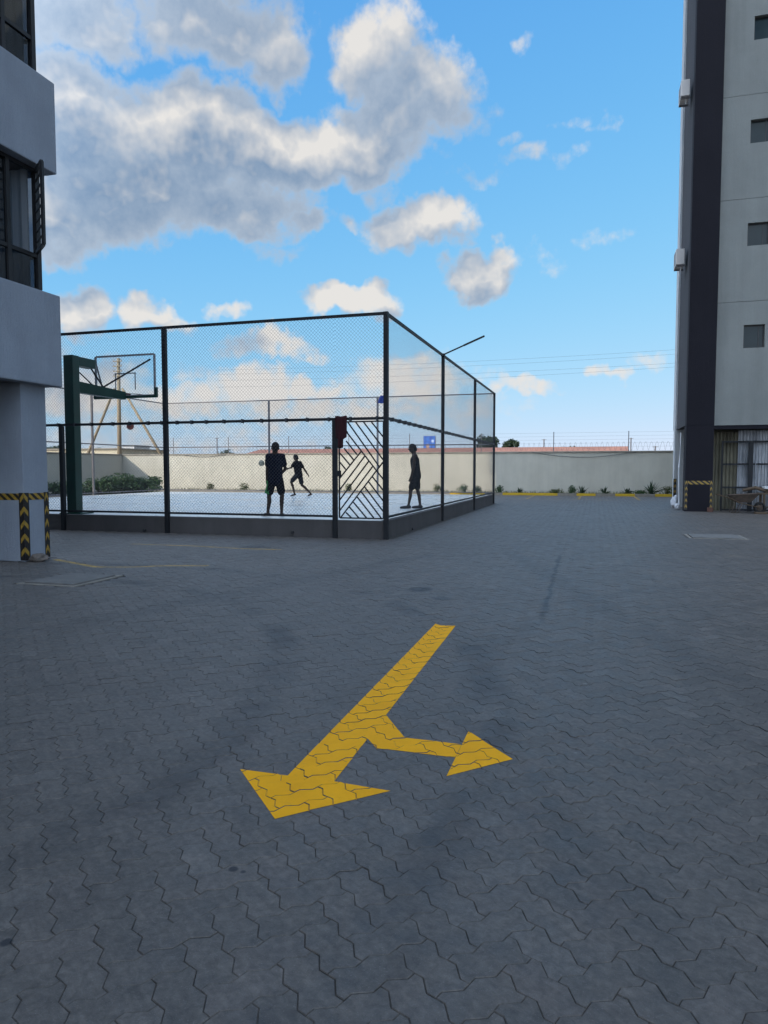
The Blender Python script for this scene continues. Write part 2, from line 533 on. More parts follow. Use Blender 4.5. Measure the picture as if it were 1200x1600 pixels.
M = {
    'paver': paver_material(),
    'joint': pm('joint_sand', (.030, .028, .026), .5, 5, .95, .5, 120, tint=(.11, .10, .09)),
    'arrow': paint_material('yellow_road_paint', (1.0, .45, .008), .12, .0),
    'faded': paint_material('worn_yellow_paint', (.50, .33, .10), 1.0, .22),
    'earth': pm('earth', (.20, .15, .10), .3, .05, .95, .3, 3),
    'soil': pm('planting_soil', (.09, .06, .04), .4, 4, .95, .5, 30),
    'court': None,
    'plinth': wall_material('plinth_render', (.105, .098, .098), .35, .5, 1.6),
    'steel': pm('dark_painted_steel', (.016, .018, .022), .3, 5, .55, .12, 60, spec=.3),
    'steel_weathered': pm('grey_weathered_steel', (.17, .16, .17), .25, 6, .55, .1, 60),
    'wire': pm('coated_wire', (.045, .05, .06), .2, 5, .5),
    'green': pm('green_enamel', (.005, .046, .033), .25, 3, .38, .06, 40),
    'acrylic': glass_material('clear_acrylic', (.93, .96, .98), .03, .05),
    'silver': pm('silver_paint', (.30, .31, .33), .15, 6, .45),
    'rim': pm('red_rim', (.12, .025, .025), .2, 6, .4),
    'net': pm('white_net', (.6, .6, .58), .1, 6, .9),
    'ball': pm('basketball_rubber', (.20, .045, .030), .15, 30, .6, .3, 300),
    'ballw': pm('football_leather', (.10, .10, .065), .3, 14, .5, tint=(.46, .45, .36), detail=1.0),
    'plaster': wall_material('pale_plaster', (.32, .36, .425), .18, .8, 1.2),
    'soffit': wall_material('soffit_render', (.22, .22, .23), .2, .3),
    'frame': pm('window_frame', (.016, .017, .02), .2, 4, .4),
    'glass': glass_material('window_glass', (.42, .47, .52), .02, .2),
    'glass_dark': pm('dark_window_glass', (.022, .036, .040), .25, 1.2, .16, rvar=.04, spec=.22),
    'interior': pm('interior_wall', (.30, .31, .33), .15, .6, .9),
    'curtain': curtain_material(),
    'facade': wall_material('grey_facade', (.285, .295, .28), .28, .6, .7),
    'charcoal': wall_material('charcoal_render', (.017, .016, .022), .2, .5, .7),
    'charcoal2': wall_material('charcoal_side_render', (.07, .07, .078), .2, .5, .7),
    'white_col': wall_material('white_render', (.55, .56, .57), .25, .3, 1.0),
    'boundary': wall_material('boundary_render', (.65, .62, .53), .22, .35, .6),
    'coping': pm('concrete_coping', (.33, .30, .25), .3, 2, .9, .3, 40),
    'kerb_yellow': paint_material('kerb_yellow_paint', (.68, .44, .04), .5, .05),
    'kerb_bare': pm('kerb_concrete', (.27, .245, .21), .25, 4, .9, .3, 60),
    'concrete': pm('concrete_slab', (.165, .158, .15), .2, 5, .88, .35, 90),
    'rock': pm('rock', (.14, .12, .105), .35, 14, .92, .8, 40),
    'tape_h': tape_material('hazard_tape_striped', False, 1.0),
    'tape_v': tape_material('hazard_tape_chevrons', True, 5.0),
    'leaf': leaf_material('broad_leaf', (.030, .075, .022), (.075, .15, .045)),
    'leaf_dark': leaf_material('tree_leaf', (.022, .042, .018), (.055, .085, .035)),
    'leaf_agave': leaf_material('agave_leaf', (.028, .055, .030), (.06, .10, .05)),
    'grass': leaf_material('low_weed', (.07, .10, .025), (.13, .14, .045)),
    'bark': pm('bark', (.10, .075, .05), .3, 8, .95, .5, 30),
    'wood': pm('weathered_pole_wood', (.33, .26, .17), .25, 3, .9, .4, 40, stretch=(4, 4, .3)),
    'timber': pm('dirty_timber', (.115, .08, .052), .35, 4, .9, .4, 40),
    'roof_red': pm('red_brown_roof', (.36, .165, .115), .2, .3, .85),
    'cream': pm('far_cream_wall', (.66, .59, .44), .1, .3, .9),
    'white': pm('white_sheet', (.72, .73, .74), .08, 3, .6),
    'sack': pm('white_sack', (.60, .61, .64), .15, 12, .85, .5, 60),
    'galv': pm('galvanised_sheet', (.40, .42, .46), .28, 2.2, .42, .1, 30, .55, tint=(.62, .64, .67), stretch=(2, 2, .6)),
    'olive': pm('dirty_corrugated_sheet', (.155, .145, .105), .35, 2.0, .85, .3, 30, stretch=(2, 2, .5)),
    'rust': pm('rusty_steel', (.085, .062, .048), .45, 9, .85, .4, 60),
    'rubber': pm('tyre_rubber', (.02, .02, .02), .2, 10, .9),
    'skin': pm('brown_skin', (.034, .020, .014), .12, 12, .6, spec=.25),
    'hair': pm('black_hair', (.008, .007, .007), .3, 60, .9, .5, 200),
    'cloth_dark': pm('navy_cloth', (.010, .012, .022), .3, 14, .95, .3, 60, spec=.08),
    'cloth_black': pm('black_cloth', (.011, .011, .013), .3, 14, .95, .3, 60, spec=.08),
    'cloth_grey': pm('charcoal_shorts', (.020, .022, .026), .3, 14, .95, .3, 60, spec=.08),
    'cloth_green': pm('green_cloth', (.03, .22, .06), .25, 12, .9, .3, 60),
    'maroon': pm('maroon_cloth', (.035, .006, .010), .3, 12, .95, .4, 50),
    'blue_cloth': pm('blue_cloth', (.03, .06, .26), .3, 12, .9, .3, 50),
    'shoe': pm('dark_shoe', (.012, .012, .014), .2, 12, .7),
    'sole': pm('shoe_sole', (.10, .10, .10), .2, 12, .8),
    'board_blue': None,
    'ac': pm('air_conditioner_case', (.62, .58, .55), .06, 3, .5),
    'brick': pm('clay_brick', (.13, .065, .05), .25, 10, .9, .4, 60),
    'pipe': pm('drain_pipe', (.03, .03, .032), .2, 8, .6),
    'eye': pm('eye', (.30, .28, .26), .05, 5, .2),
}


def court_material():
    m, t, bs, out = new_mat('court_acrylic')
    geo = t.new('ShaderNodeNewGeometry')
    pos = geo.outputs['Position']
    n = t.noise(pos, .5, 5.0, .6).outputs[0]
    n2 = t.noise(pos, 3.5, 5.0, .65).outputs[0]
    c = t.mix(t.maprange(n, .3, .7, 0, 1), (.66, .67, .66), (.78, .775, .75))
    c = t.mix(t.maprange(n2, .5, .8, 0, .3), c, (.52, .55, .58))
    t.put(bs.inputs['Base Color'], c)
    t.put(bs.inputs['Roughness'], t.maprange(n, .3, .7, .22, .36))
    bs.inputs['Specular IOR Level'].default_value = .6
    return m


def billboard_material():
    m, t, bs, out = new_mat('billboard_print')
    uv = t.new('ShaderNodeUVMap')
    u, v, w = t.xyz(uv.outputs[0])
    n = t.noise(uv.outputs[0], 4.0, 2.0).outputs[0]
    c = t.mix(t.maprange(n, .3, .7, 0, 1), (.02, .07, .36), (.05, .20, .62))

    def oval(cx, cy, rx, ry):
        q = t.vmath('MULTIPLY_ADD', uv.outputs[0], (1 / rx, 1 / ry, 0), (-cx / rx, -cy / ry, 0))
        return t.maprange(t.vmath('LENGTH', q), .85, 1.05, 1, 0)
    c = t.mix(oval(.36, .04, .30, .24), c, (.62, .55, .60))
    c = t.mix(oval(.36, .36, .15, .17), c, (.40, .25, .20))
    c = t.mix(oval(.78, .68, .13, .10), c, (.45, .55, .80))
    t.put(bs.inputs['Base Color'], c)
    bs.inputs['Roughness'].default_value = .6
    return m


M['court'] = court_material()
M['board_blue'] = billboard_material()


# ------------------------------------------------------------------ mesh building
ROOTS = {}


def thing(name, label, cat, loc=(0, 0, 0), rz=0.0, group=None):
    o = bpy.data.objects.new(name, None)
    COL.objects.link(o)
    o.empty_display_size = .2
    o.location = loc
    o.rotation_euler = (0, 0, rz)
    o['label'] = label
    o['category'] = cat
    if group:
        o['group'] = group
    ROOTS[o.name] = (Vector(loc), rz)
    return o


def tag(o, label, cat, group=None):
    o['label'] = label
    o['category'] = cat
    if group:
        o['group'] = group
    return o


def root_of(o):
    while o.parent is not None:
        o = o.parent
    return o


class MB:
    def __init__(self):
        self.v = []
        self.f = []
        self.uv = None

    def add(self, verts, faces):
        n = len(self.v)
        self.v.extend(tuple(p) for p in verts)
        self.f.extend(tuple(i + n for i in fc) for fc in faces)
        return self

    def box(self, x0, x1, y0, y1, z0, z1, bev=0.0):
        if bev <= 0:
            vs = [(x, y, z) for z in (z0, z1) for y in (y0, y1) for x in (x0, x1)]
            return self.add(vs, [(0, 2, 3, 1), (4, 5, 7, 6), (0, 1, 5, 4), (2, 6, 7, 3), (0, 4, 6, 2), (1, 3, 7, 5)])
        bm = bmesh.new()
        bmesh.ops.create_cube(bm, size=1)
        for p in bm.verts:
            p.co = ((x0 + x1) / 2 + p.co.x * (x1 - x0), (y0 + y1) / 2 + p.co.y * (y1 - y0), (z0 + z1) / 2 + p.co.z * (z1 - z0))
        bmesh.ops.bevel(bm, geom=bm.edges[:], offset=bev, segments=2, profile=.6, affect='EDGES')
        return self.bm(bm)

    def bm(self, bm, mat=None):
        bm.verts.index_update()
        vs = [(mat @ p.co) if mat is not None else p.co.copy() for p in bm.verts]
        fs = [tuple(p.index for p in fc.verts) for fc in bm.faces]
        bm.free()
        return self.add(vs, fs)

    def bar(self, a, b, w, h=None, up=(0, 0, 1)):
        """rectangular bar from a to b"""
        a, b = Vector(a), Vector(b)
        h = w if h is None else h
        d = (b - a).normalized()
        up = Vector(up)
        if abs(d.dot(up)) > .98:
            up = Vector((0, 1, 0))
        s = d.cross(up).normalized()
        u = s.cross(d).normalized()
        vs = []
        for p in (a, b):
            for i, j in ((-1, -1), (1, -1), (1, 1), (-1, 1)):
                vs.append(p + s * (i * w / 2) + u * (j * h / 2))
        return self.add(vs, [(3, 2, 1, 0), (4, 5, 6, 7), (0, 1, 5, 4), (1, 2, 6, 5), (2, 3, 7, 6), (3, 0, 4, 7)])

    def tube(self, pts, r, n=8, caps=True, closed=False):
        pts = [Vector(p) for p in pts]
        rs = r if isinstance(r, (list, tuple)) else [r] * len(pts)
        base = len(self.v)
        ref = Vector((0, 0, 1))
        for i, p in enumerate(pts):
            a = pts[i - 1] if (i > 0 or closed) else pts[i]
            b = pts[(i + 1) % len(pts)] if (i < len(pts) - 1 or closed) else pts[i]
            d = (b - a).normalized()
            rr = ref if abs(d.dot(ref)) < .95 else Vector((0, 1, 0))
            s = d.cross(rr).normalized()
            u = s.cross(d)
            for k in range(n):
                t = 2 * PI * k / n
                self.v.append(tuple(p + (s * math.cos(t) + u * math.sin(t)) * rs[i]))
        m = len(pts)
        for i in range(m if closed else m - 1):
            for k in range(n):
                j = (i + 1) % m
                self.f.append((base + i * n + k, base + i * n + (k + 1) % n, base + j * n + (k + 1) % n, base + j * n + k))
        if caps and not closed:
            self.f.append(tuple(base + k for k in reversed(range(n))))
            self.f.append(tuple(base + (m - 1) * n + k for k in range(n)))
        return self

    def ellipsoid(self, c, r, seg=14, rings=9, jitter=0.0):
        bm = bmesh.new()
        bmesh.ops.create_uvsphere(bm, u_segments=seg, v_segments=rings, radius=1)
        for p in bm.verts:
            j = 1 + random.uniform(-jitter, jitter)
            p.co = Vector((c[0] + p.co.x * r[0] * j, c[1] + p.co.y * r[1] * j, c[2] + p.co.z * r[2] * j))
        return self.bm(bm)

    def prism(self, poly, a, b):
        """polygon (list of 2-tuples) extruded; a, b are functions (u, v) -> point for both caps"""
        n = len(poly)
        vs = [a(*p) for p in poly] + [b(*p) for p in poly]
        fs = [tuple(reversed(range(n))), tuple(range(n, 2 * n))]
        fs += [(i, (i + 1) % n, n + (i + 1) % n, n + i) for i in range(n)]
        return self.add(vs, fs)

    def mesh(self, name):
        me = bpy.data.meshes.new(name)
        me.from_pydata([tuple(p) for p in self.v], [], self.f)
        if self.uv:
            l = me.uv_layers.new(name='UVMap')
            for i, u in enumerate(self.uv):
                l.data[i].uv = u
        me.update()
        return me

    def build(self, name, mat, parent=None, smooth=False, loc=None, kind=None, fix=True):
        """parent: coordinates given here are world coordinates and are moved into the parent's frame"""
        if parent is not None:
            l, rz = ROOTS[root_of(parent).name]
            inv = Matrix.Rotation(-rz, 4, 'Z') @ Matrix.Translation(-l)
            self.v = [inv @ Vector(p) for p in self.v]
        elif loc is not None:
            L = Vector(loc)
            self.v = [Vector(p) - L for p in self.v]
        me = self.mesh(name)
        if fix and not self.uv:
            bm = bmesh.new()
            bm.from_mesh(me)
            bmesh.ops.recalc_face_normals(bm, faces=bm.faces[:])
            bm.to_mesh(me)
            bm.free()
        if smooth:
            me.polygons.foreach_set('use_smooth', [True] * len(me.polygons))
            if smooth == 'auto':
                me.set_sharp_from_angle(angle=R(35))
        o = bpy.data.objects.new(name, me)
        COL.objects.link(o)
        me.materials.append(M[mat])
        if parent is not None:
            o.parent = parent
        elif loc is not None:
            o.location = loc
            ROOTS[o.name] = (Vector(loc), 0.0)
        else:
            ROOTS[o.name] = (Vector((0, 0, 0)), 0.0)
        if kind:
            o['kind'] = kind
        return o


def quad_uv(p0, p1, p2, p3):
    m = MB()
    m.add([p0, p1, p2, p3], [(0, 1, 2, 3)])
    m.uv = [(0, 0), (1, 0), (1, 1), (0, 1)]
    return m


def tape_box(name, x0, x1, y0, y1, z0, z1, mat, parent, axis, ulen=None, u0=0.0, u1=1.0):
    """thin strip of tape: front face carries UVs"""
    m = MB()
    m.box(x0, x1, y0, y1, z0, z1)
    rep = 1.0 if ulen is None else ulen
    m.uv = []
    for fc in m.f:
        for i in fc:
            p = m.v[i]
            u = (p[1] - y0) / (y1 - y0) if axis == 'y' else (p[0] - x0) / (x1 - x0)
            m.uv.append(((u0 + (u1 - u0) * u) * rep, (p[2] - z0) / (z1 - z0)))
    return m.build(name, mat, parent, fix=False)


# ------------------------------------------------------------------ ground and paving
g = MB()
g.add([(-3000, -600, -.06), (3000, -600, -.06), (3000, 5000, -.06), (-3000, 5000, -.06)], [(0, 1, 2, 3)])
g.build('ground', 'earth', kind='structure')

CX0, CX1, CY0, CY1, CZ = -20.0, -4.13, 14.0, 30.0, .365       # the raised court
KERB_Y, WALL_Y, WALL_X = 40.0, 42.0, -31.4

pv = MB()
pv.add([(-40, -12, -.0042), (14, -12, -.0042), (14, KERB_Y, -.0042), (-40, KERB_Y, -.0042)], [(0, 1, 2, 3)])
paving = pv.build('paving', 'joint', kind='structure')

W = .1125
AMP = .105 * W
GAP = .0008
EDGE_S = ((0.0, 0.0), (.25, 1.0), (.75, -1.0))


def paver_outline(vertical):
    """outline of one zigzag block; unit edges all carry the same half-turn symmetric profile"""
    nx, ny = (1, 2) if vertical else (2, 1)
    pts = []
    for i in range(nx):
        for s, o in EDGE_S:
            pts.append(((i + s) * W, o * AMP))
    for j in range(ny):
        for s, o in EDGE_S:
            pts.append((nx * W - o * AMP, (j + s) * W))
    for i in range(nx):
        for s, o in EDGE_S:
            pts.append(((nx - i - s) * W, ny * W - o * AMP))
    for j in range(ny):
        for s, o in EDGE_S:
            pts.append((o * AMP, (ny - j - s) * W))
    return np.array(pts)


def inset(poly, d):
    n = len(poly)
    out = []
    for i in range(n):
        a, b, c = poly[i - 1], poly[i], poly[(i + 1) % n]
        e1 = (b - a) / np.linalg.norm(b - a)
        e2 = (c - b) / np.linalg.norm(c - b)
        n1 = np.array((-e1[1], e1[0]))
        n2 = np.array((-e2[1], e2[0]))
        bis = n1 + n2
        out.append(b + bis / max(.3, 1 + n1.dot(n2)) * d)
    return np.array(out)


A45 = R(45)
ROT = np.array(((math.cos(A45), -math.sin(A45)), (math.sin(A45), math.cos(A45))))
SHAPE = {}
for vert in (False, True):
    o = paver_outline(vert)
    c = np.array((W / 2, W)) if vert else np.array((W, W / 2))
    o = o - c
    SHAPE[vert] = ((inset(o, GAP + .0020) @ ROT.T), (inset(o, GAP) @ ROT.T), c @ ROT.T)

SLABS = [  # concrete access covers set into the paving: x0, x1, y0, y1
    (-6.97, -6.20, 7.28, 8.14), (1.95, 2.98, 16.1, 17.0)]
COLUMN_BOX = (-9.35, -8.545, 9.0, 9.52)
PILLAR_Y = 26.33


def free(x, y):
    if CX0 - .1 < x < CX1 + .1 and CY0 - .02 < y < CY1 + .1:
        return False
    for a, b, c_, d in SLABS:
        if a - .06 < x < b + .06 and c_ - .06 < y < d + .06:
            return False
    if COLUMN_BOX[0] < x < COLUMN_BOX[1] and COLUMN_BOX[2] < y < COLUMN_BOX[3]:
        return False
    if y > KERB_Y - .1:
        return False
    # what a camera here or a step aside could see
    dep = -x * math.sin(YAW) + y * math.cos(YAW)
    lat = x * math.cos(YAW) + y * math.sin(YAW)
    if dep < .9 or abs(lat) > dep * .545 + 1.1:
        return False
    if y > CY0 and x < CX0 - 2:
        return False
    if x < CX0 and y > CY0:
        return False
    if CX0 < x < CX1 and y > CY1:
        return x > -9
    if x > 2.9 and y > 28.5:
        return x < 4
    if x > 8.5:
        return False
    return True


blocks = []
NG = 420
for i in range(-NG, NG):
    for j in range(-NG, NG):
        k = (i - j) % 4
        if k == 0:
            vert = False
        elif k == 3:
            vert = True
        else:
            continue
        c = np.array((i * W, j * W)) @ ROT.T + SHAPE[vert][2]
        if -16 < c[0] < 9 and .5 < c[1] < 40 and free(c[0], c[1]):
            blocks.append((vert, float(c[0]), float(c[1])))


def in_view_size(b):
    v = Vector((b[1], b[2], -CAMH))
    dep = v.dot(Vector(_f))
    x = CX + F * v.dot(Vector(_r)) / dep
    y = CY - F * v.dot(Vector(_u)) / dep
    vis = -60 < x < 1260 and y < 1660
    return (0 if vis else 1, v.length)


blocks.sort(key=in_view_size)
NB = len(blocks)
tilt = rng.normal(0, .0065, (NB, 2))
lift = rng.normal(0, .0007, NB)
BEV = .0026


def block_plane(i):
    return lift[i], tilt[i, 0], tilt[i, 1]


# the 300 largest blocks in the picture are single parts that share two meshes
PAVE_ME = {}
for vert in (False, True):
    top, low, _c = SHAPE[vert]
    n = len(top)
    m = MB()
    m.add([(p[0], p[1], 0) for p in top] + [(p[0], p[1], -BEV) for p in low] + [(p[0], p[1], -.012) for p in low],
          [tuple(range(n))] + [(n + a, n + (a + 1) % n, (a + 1) % n, a) for a in range(n)] + [(2 * n + a, 2 * n + (a + 1) % n, n + (a + 1) % n, n + a) for a in range(n)])
    me = m.mesh('paver')
    me.materials.append(M['paver'])
    PAVE_ME[vert] = me
for i in range(min(300, NB)):
    vert, x, y = blocks[i]
    o = bpy.data.objects.new('paver', PAVE_ME[vert])
    COL.objects.link(o)
    o.parent = paving
    z, tx, ty = block_plane(i)
    o.location = (x, y, z)
    o.rotation_euler = (math.atan(ty), -math.atan(tx), 0)

# all other blocks: real geometry in one part
vs, fl, fc = [], [], []
base = 0
nv = len(SHAPE[False][0])
for i in range(300, NB):
    vert, x, y = blocks[i]
    top, low, _c = SHAPE[vert]
    top = top * .35 + low * .65
    z, tx, ty = block_plane(i)
    arr = np.empty((2 * nv, 3))
    arr[:nv, :2] = top + (x, y)
    arr[nv:, :2] = low + (x, y)
    arr[:nv, 2] = z + top[:, 0] * tx + top[:, 1] * ty
    arr[nv:, 2] = z + low[:, 0] * tx + low[:, 1] * ty - .0095
    vs.append(arr)
vs = np.concatenate(vs) if vs else np.zeros((0, 3))
nb = len(vs) // (2 * nv)
ring_a = np.arange(nv)
ring_b = (ring_a + 1) % nv
quads = np.stack((nv + ring_a, nv + ring_b, ring_b, ring_a), 1)
loops1 = np.concatenate((ring_a, quads.ravel()))
loops = (loops1[None, :] + (np.arange(nb) * 2 * nv)[:, None]).ravel()
starts1 = np.concatenate(([0], nv + 4 * np.arange(nv)))
totals1 = np.concatenate(([nv], np.full(nv, 4)))
starts = (starts1[None, :] + (np.arange(nb) * len(loops1))[:, None]).ravel()
me = bpy.data.meshes.new('paver_field')
me.vertices.add(len(vs))
me.vertices.foreach_set('co', vs.astype(np.float32).ravel())
me.loops.add(len(loops))
me.loops.foreach_set('vertex_index', loops.astype(np.int32))
me.polygons.add(len(starts))
me.polygons.foreach_set('loop_start', starts.astype(np.int32))
me.polygons.foreach_set('use_smooth', np.zeros(len(starts), dtype=bool))
me.update(calc_edges=True)
me.validate()
me.materials.append(M['paver'])
fo = bpy.data.objects.new('paver_field', me)
COL.objects.link(fo)
fo.parent = paving
fo['kind'] = 'stuff'
fo['label'] = 'grey zigzag concrete pavers filling the rest of the yard'
print('pavers', NB)


# ------------------------------------------------------------------ paint on the pavers
def clip_convex(poly, clip):
    out = [tuple(p) for p in poly]
    n = len(clip)
    for i in range(n):
        ax, ay = clip[i]
        bx, by = clip[(i + 1) % n]
        nx_, ny_ = -(by - ay), bx - ax
        res = []
        for k in range(len(out)):
            p, q = out[k - 1], out[k]
            dp = (p[0] - ax) * nx_ + (p[1] - ay) * ny_
            dq = (q[0] - ax) * nx_ + (q[1] - ay) * ny_
            if (dp >= 0) != (dq >= 0):
                s = dp / (dp - dq)
                res.append((p[0] + (q[0] - p[0]) * s, p[1] + (q[1] - p[1]) * s))
            if dq >= 0:
                res.append(q)
        out = res
        if len(out) < 3:
            return []
    return out


def ccw(p):
    a = sum(p[i - 1][0] * p[i][1] - p[i][0] * p[i - 1][1] for i in range(len(p)))
    return p if a > 0 else p[::-1]


def paint(name, pieces, mat, label, cat, lift_mm=1.3):
    """paint lying on each block it crosses, and down in the joints between them"""
    m = MB()
    pieces = [ccw([tuple(q) for q in p]) for p in pieces]
    xs = [q[0] for p in pieces for q in p]
    ys = [q[1] for p in pieces for q in p]
    for i, (vert, x, y) in enumerate(blocks):
        if not (min(xs) - .2 < x < max(xs) + .2 and min(ys) - .2 < y < max(ys) + .2):
            continue
        top = SHAPE[vert][0] + (x, y)
        z, tx, ty = block_plane(i)
        for p in pieces:
            c = clip_convex(top, p)
            if len(c) >= 3:
                m.add([(a, b, z + (a - x) * tx + (b - y) * ty + lift_mm / 1000) for a, b in c], [tuple(range(len(c)))])
    for p in pieces:
        m.add([(a, b, -.0018) for a, b in p], [tuple(range(len(p)))])
    loc = (sum(xs) / len(xs), sum(ys) / len(ys), 0)
    o = m.build(name, mat, loc=loc, fix=False)
    return tag(o, label, cat)


def q(px, py):
    p = on_z(px, py)
    return (p.x, p.y)


SX0, SX1 = -1.432, -1.225      # stem
paint('painted_arrow', [
    [(SX0 + .01, 6.46), (-1.355, 6.40), (-1.352, 3.02), (-1.377, 3.02)],
    [(-1.355, 6.40), (SX1, 6.43), (-1.1425, 3.02), (-1.352, 3.02)],
    [(-1.627, 3.018), (-1.254, 2.618), (-.865, 3.002), (-1.1425, 3.02), (-1.377, 3.02)],
    [(-1.1648, 3.95), (-.972, 3.64), (-1.07, 3.45), (-1.1556, 3.565)],
    [(-.972, 3.64), (-.655, 3.63), (-.655, 3.455), (-1.07, 3.45)],
    [(-.6535, 3.83), (-.6535, 3.225), (-.375, 3.515)],
], 'arrow', 'large yellow painted arrow pointing ahead and right on grey pavers', 'road marking')

arc = []
a0 = [q(*p) for p in ((85, 874), (150, 886), (205, 886), (262, 884), (325, 884))]
for i in range(len(a0) - 1):
    (xa, ya), (xb, yb) = a0[i], a0[i + 1]
    arc.append([(xa, ya - .05), (xb, yb - .05), (xb, yb + .06), (xa, ya + .06)])
paint('painted_line', arc, 'faded', 'worn yellow painted line curving away from the left column', 'road marking', .6)
a1 = [q(*p) for p in ((205, 850), (300, 853), (372, 857), (440, 859))]
arc = []
for i in range(len(a1) - 1):
    (xa, ya), (xb, yb) = a1[i], a1[i + 1]
    arc.append([(xa, ya - .04), (xb, yb - .04), (xb, yb + .05), (xa, ya + .05)])
paint('painted_line', arc, 'faded', 'nearly worn off yellow line below the court plinth', 'road marking', .6)
paint('painted_line', [[(-4.0, 34.9), (1.0, 34.9), (1.0, 35.02), (-4.0, 35.02)]], 'faded', 'long worn yellow line across the yard before the far kerb', 'road marking')
for k, (xb, wrd) in enumerate(((-3.3, 'nearest the court fence'), (-.85, 'in the middle of the far kerb'), (1.9, 'nearest the right building'))):
    paint('parking_line', [[(xb, 35.2), (xb + .12, 35.2), (xb + .12, 39.8), (xb, 39.8)]], 'faded', 'short worn yellow parking bay line ' + wrd, 'road marking')


# ------------------------------------------------------------------ far kerb, bed, boundary wall
kerb = MB().box(-30, 14, KERB_Y + .02, KERB_Y + .12, -.05, .10).build('kerb', 'kerb_bare', kind='structure')
yellow_px = [(779, 797), (823, 857), (895, 938), (966, 1000), (1030, 1062)]
xk = -9.0
stones = []
while xk < 9.0:
    stones.append((xk, xk + .995))
    xk += 1.0
for a, b in stones:
    pxm = CX + F * (((a + b) / 2 * _r[0] + KERB_Y * _r[1])) / ((a + b) / 2 * -math.sin(YAW) + KERB_Y * math.cos(YAW))
    yel = any(u - 3 < pxm < v + 3 for u, v in yellow_px) or pxm < 775 and int(a) % 3 != 0
    MB().box(a, b, KERB_Y, KERB_Y + .15, -.04, .13, .012).build('kerbstone', 'kerb_yellow' if yel else 'kerb_bare', kerb)
MB().box(WALL_X, 14, KERB_Y + .15, WALL_Y, -.05, .085).build('planting_bed', 'soil', kind='structure')

bw = thing('boundary_wall', 'long cream rendered boundary wall with wire on top across the background', 'wall', (-8, WALL_Y, 0))
MB().box(WALL_X - .2, 14, WALL_Y, WALL_Y + .2, -.05, 2.38).build('wall', 'boundary', bw)
MB().box(WALL_X - .25, 14, WALL_Y - .05, WALL_Y + .25, 2.383, 2.47, .012).build('coping', 'coping', bw)
for px in (271, 357, 451, 545, 640, 752, 865, 982, 1100):
    p = on_y(px, 700, WALL_Y + .1)
    MB().tube([(p.x, WALL_Y + .1, 2.45), (p.x, WALL_Y + .1, 3.58)], .022, 6).build('wire_post', 'steel_weathered', bw)
mw = MB()
for z in (2.72, 2.92, 3.12, 3.32, 3.52):
    mw.tube([(WALL_X, WALL_Y + .1, z), (13, WALL_Y + .1, z)], .0035, 3)
mw.build('electric_wire', 'wire', bw)
hx = []
turns = 150
for k in range(turns * 10):
    t_ = k / 10
    hx.append((WALL_X + .3 + t_ * .29, WALL_Y + .1 + .24 * math.cos(2 * PI * t_), 2.74 + .24 * math.sin(2 * PI * t_) + .01 * math.sin(t_ * 1.7)))
MB().tube(hx, .005, 3).build('razor_coil', 'wire', bw)
cab = []
for k in range(25):
    s = k / 24
    cab.append((-3.5 + 5.6 * s, WALL_Y - .06, 2.40 - .28 * math.sin(PI * s)))
MB().tube(cab, .013, 5).build('hanging_cable', 'wire', bw)
cab = []
for k in range(15):
    s = k / 14
    cab.append((-26.6 + 3.2 * s, WALL_Y - .06, 2.40 - .13 * math.sin(PI * s)))
MB().tube(cab, .012, 5).build('hanging_cable', 'wire', bw)

lw_ = thing('boundary_wall', 'shaded boundary wall on the left behind the hoop, meeting the long cream wall', 'wall', (WALL_X, 28, 0))
MB().box(WALL_X - .2, WALL_X, 12, WALL_Y - .003, -.05, 2.38).build('wall', 'boundary', lw_)
MB().box(WALL_X - .25, WALL_X + .05, 12, WALL_Y - .053, 2.383, 2.47, .012).build('coping', 'coping', lw_)


# ------------------------------------------------------------------ plants
def leaf_blades(m, c, n, length, width, spread, up):
    """spiky rosette"""
    for i in range(n):
        a = random.uniform(0, 2 * PI)
        el = random.uniform(up * .45, 1.45)
        L = length * random.uniform(.7, 1.1)
        d = Vector((math.cos(a) * math.cos(el), math.sin(a) * math.cos(el), math.sin(el)))
        s = Vector((-math.sin(a), math.cos(a), 0))
        b = Vector(c) + Vector((random.uniform(-spread, spread), random.uniform(-spread, spread), 0))
        p1 = b + d * L * .55
        p2 = b + d * L + Vector((0, 0, -.12 * L))
        w = width
        lift_ = Vector((0, 0, .25 * w))
        m.add([b - s * w * .5, b + s * w * .5, p1 + s * w * .55 + lift_, p1 - s * w * .55 + lift_, p2, p1 - lift_], [(0, 1, 5), (1, 2, 5), (0, 5, 3), (5, 2, 4), (3, 5, 4)])


def leaf_mass(m, blobs, n, size, flat=.5):
    """leaf-sized faces through a set of ellipsoids (cx, cy, cz, rx, ry, rz)"""
    vol = [b[3] * b[4] * b[5] for b in blobs]
    tot = sum(vol)
    for b, v in zip(blobs, vol):
        for _ in range(max(6, int(n * v / tot))):
            d = Vector((random.gauss(0, 1), random.gauss(0, 1), random.gauss(0, 1))).normalized()
            r = random.random() ** .38
            p = Vector((b[0] + d.x * r * b[3], b[1] + d.y * r * b[4], b[2] + d.z * r * b[5]))
            nrm = (d + Vector((random.gauss(0, .7), random.gauss(0, .7), random.gauss(0, .5) + flat))).normalized()
            t1 = nrm.cross(Vector((random.gauss(0, 1), random.gauss(0, 1), random.gauss(0, 1)))).normalized()
            t2 = nrm.cross(t1)
            s = size * random.uniform(.6, 1.3)
            m.add([p - t1 * s, p + t2 * s * .42 + nrm * s * .12, p + t1 * s, p - t2 * s * .42 + nrm * s * .12], [(0, 1, 2, 3)])


